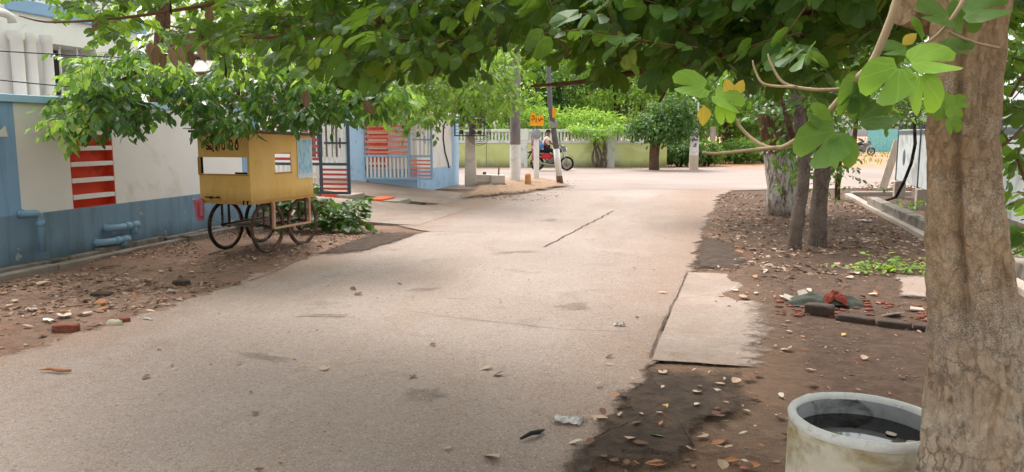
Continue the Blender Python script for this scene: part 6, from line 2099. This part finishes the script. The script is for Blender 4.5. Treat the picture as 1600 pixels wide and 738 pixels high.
ZONES = [  # count, sampler, label, group
    (48, lambda: G(random.uniform(890, 1180), 575 + 163 * random.random() ** .8), 'dry curled leaf scattered on the damp dark soil by the slab', 'leaves on the damp soil', .03, .085),
    (95, lambda: G(random.uniform(1110, 1450), random.uniform(345, 470)), 'dry brown leaf in the litter under the right-hand trees', 'leaves under the right-hand trees', .05, .11),
    (36, lambda: G(random.uniform(1120, 1450), random.uniform(500, 700)), 'dry leaf on the bare brown dirt around the water ring', 'leaves on the bare dirt', .03, .075),
    (62, lambda: G(random.uniform(0, 420), random.uniform(400, 560)), 'dry leaf on the trodden earth of the left verge', 'leaves on the left verge', .05, .11),
    (24, lambda: G(random.uniform(200, 1020), random.uniform(400, 738)), 'dry leaf lying alone on the concrete road', 'leaves on the road', .03, .08)]
for n, f, lab, grp, s0, s1 in ZONES:
    c = 0; tries = 0
    while c < n and tries < 4000:
        tries += 1
        p = f()
        onroad = interp(XL, p.y) < p.x < interp(XR, p.y)
        if ('road' in grp) != onroad and 'damp' not in grp: continue
        if (p.xy - RC.xy).length < .3 or (p.xy - TC.xy).length < .25 or p.x < WX + .1: continue
        z = .010 if onroad else ground_h(p.x, p.y) + .012
        if 'damp' in grp: z = max(ground_h(p.x, p.y), .004) + .02
        fallen(Vector((p.x, p.y, z)), random.uniform(s0, s1), random.choice('aaabbcd'), random.choice(('fall_tan', 'fall_tan', 'fall_pale', 'fall_brown', 'fall_orange', 'fall_brown') if 'road' not in grp else ('fall_brown', 'fall_tan', 'fall_brown')), lab, grp)
        c += 1
for k in range(14):
    p = G(random.uniform(1110, 1430), random.uniform(340, 560)) if k < 9 else G(random.uniform(60, 380), random.uniform(415, 500))
    if interp(XL, p.y) < p.x < interp(XR, p.y) or (p.xy - TC.xy).length < .3: continue
    a = random.uniform(0, PI); L = random.uniform(.12, .35); c_, s_a = math.cos(a), math.sin(a)
    m = MB(); m.tube([(-L / 2 * c_, -L / 2 * s_a, .008), (-.1 * L * c_ + .02 * s_a, -.1 * L * s_a - .02 * c_, .014), (.2 * L * c_, .2 * L * s_a, .01), (L / 2 * c_ + .015, L / 2 * s_a, .007)], [.003, .0045, .004, .002], 5)
    tag(m.build('fallen_twig', M['twig_brown'] if k % 2 else M['rust'], None, 0, gz(p, .004)), 'dry twig on the ground under the right-hand trees' if k < 9 else 'dry twig on the trodden earth of the left verge', 'twig', 'twigs on the right verge' if k < 9 else 'twigs on the left verge')
# floating leaves in the ring
for k, (u, v, mt, lab) in enumerate(((1392, 678, 'fall_pale', 'pale leaf floating on the dark water, upper of three'), (1404, 692, 'fall_brown', 'brown leaf floating on the dark water, between two pale ones'), (1424, 692, 'fall_pale', 'tan leaf floating on the dark water nearest the big trunk'))):
    p = G(u, v, WZ + .003); o = fallen(p, .055, 'b', mt, lab, 'floating leaves', .3 + k, 0); o.rotation_euler.y = 0; o.scale.z = .006

# fine litter nobody could count
def litter(name, n, f, s0, s1, cond, mat, T=TO, kind='stuff'):
    P = []; 
    while len(P) < n:
        p = f()
        if not cond(p): continue
        on = interp(XL, p.y) < p.x < interp(XR, p.y)
        P.append((p.x, p.y, .009 if on else ground_h(p.x, p.y) + .008))
    P = np.array(P); k = len(P)
    Nn = RNG.normal(0, .3, (k, 3)) + np.array([0, 0, 1]); D = RNG.normal(0, 1, (k, 3)) * np.array([1, 1, .12])
    tag(leaves(name, T, P, D, Nn, RNG.uniform(s0, s1, k), mat), kind=kind)


clump = lambda p, sc, th: mnoise.noise((p.x * sc, p.y * sc, 8.1)) > th
litter('leaf_litter', 2800, lambda: Vector((random.uniform(.1, 4.2), random.uniform(8.6, 20.5), 0)), .03, .11, lambda p: p.x > interp(XR, p.y) + .05 and clump(p, .8, -.25) and p.x < 4.0 - max(0, 20 - p.y) * .06, M['litter'])
litter('leaf_litter', 420, lambda: Vector((random.uniform(-.2, 2.6), random.uniform(3.2, 9), 0)), .012, .05, lambda p: p.x > interp(XR, p.y) + .02 and (p.xy - RC.xy).length > .3 and (p.xy - TC.xy).length > .22, M['litter'])
litter('leaf_litter', 2600, lambda: Vector((random.uniform(-7.2, -4.5), random.uniform(4, 11), 0)), .02, .085, lambda p: p.x < interp(XL, p.y) - .02 and (clump(p, .9, .0) or random.random() < .12), M['litter'])
litter('leaf_litter', 500, lambda: Vector((random.uniform(-6.6, -3.2), random.uniform(17, 25), 0)), .04, .11, lambda p: clump(p, .8, -.1), M['litter'])
litter('leaf_litter', 130, lambda: Vector((random.uniform(-4.3, .0), random.uniform(2.6, 14), 0)), .01, .04, lambda p: True, M['litter'])


def pebbles(n, f, s0, s1, cond):
    m = MB(); c = 0
    while c < n:
        p = f()
        if not cond(p): continue
        s = random.uniform(s0, s1) * (1.6 if random.random() < .06 else 1)
        on = interp(XL, p.y) < p.x < interp(XR, p.y)
        z = .006 if on else ground_h(p.x, p.y)
        m.blob((p.x, p.y, z + s * .25), s * 1.2, s, s * .7, 6, 4, .5, c); c += 1
    tag(m.build('gravel', M['pebble']), kind='stuff')


pebbles(520, lambda: Vector((random.uniform(-.3, 2.3), random.uniform(3, 9), 0)), .003, .009, lambda p: p.x > interp(XR, p.y) and (p.xy - RC.xy).length > .3)
pebbles(420, lambda: Vector((random.uniform(-7, -4.4), random.uniform(4, 9), 0)), .004, .014, lambda p: p.x < interp(XL, p.y))
pebbles(260, lambda: Vector((random.uniform(-4.4, -.2), random.uniform(2.6, 9), 0)), .002, .005, lambda p: True)
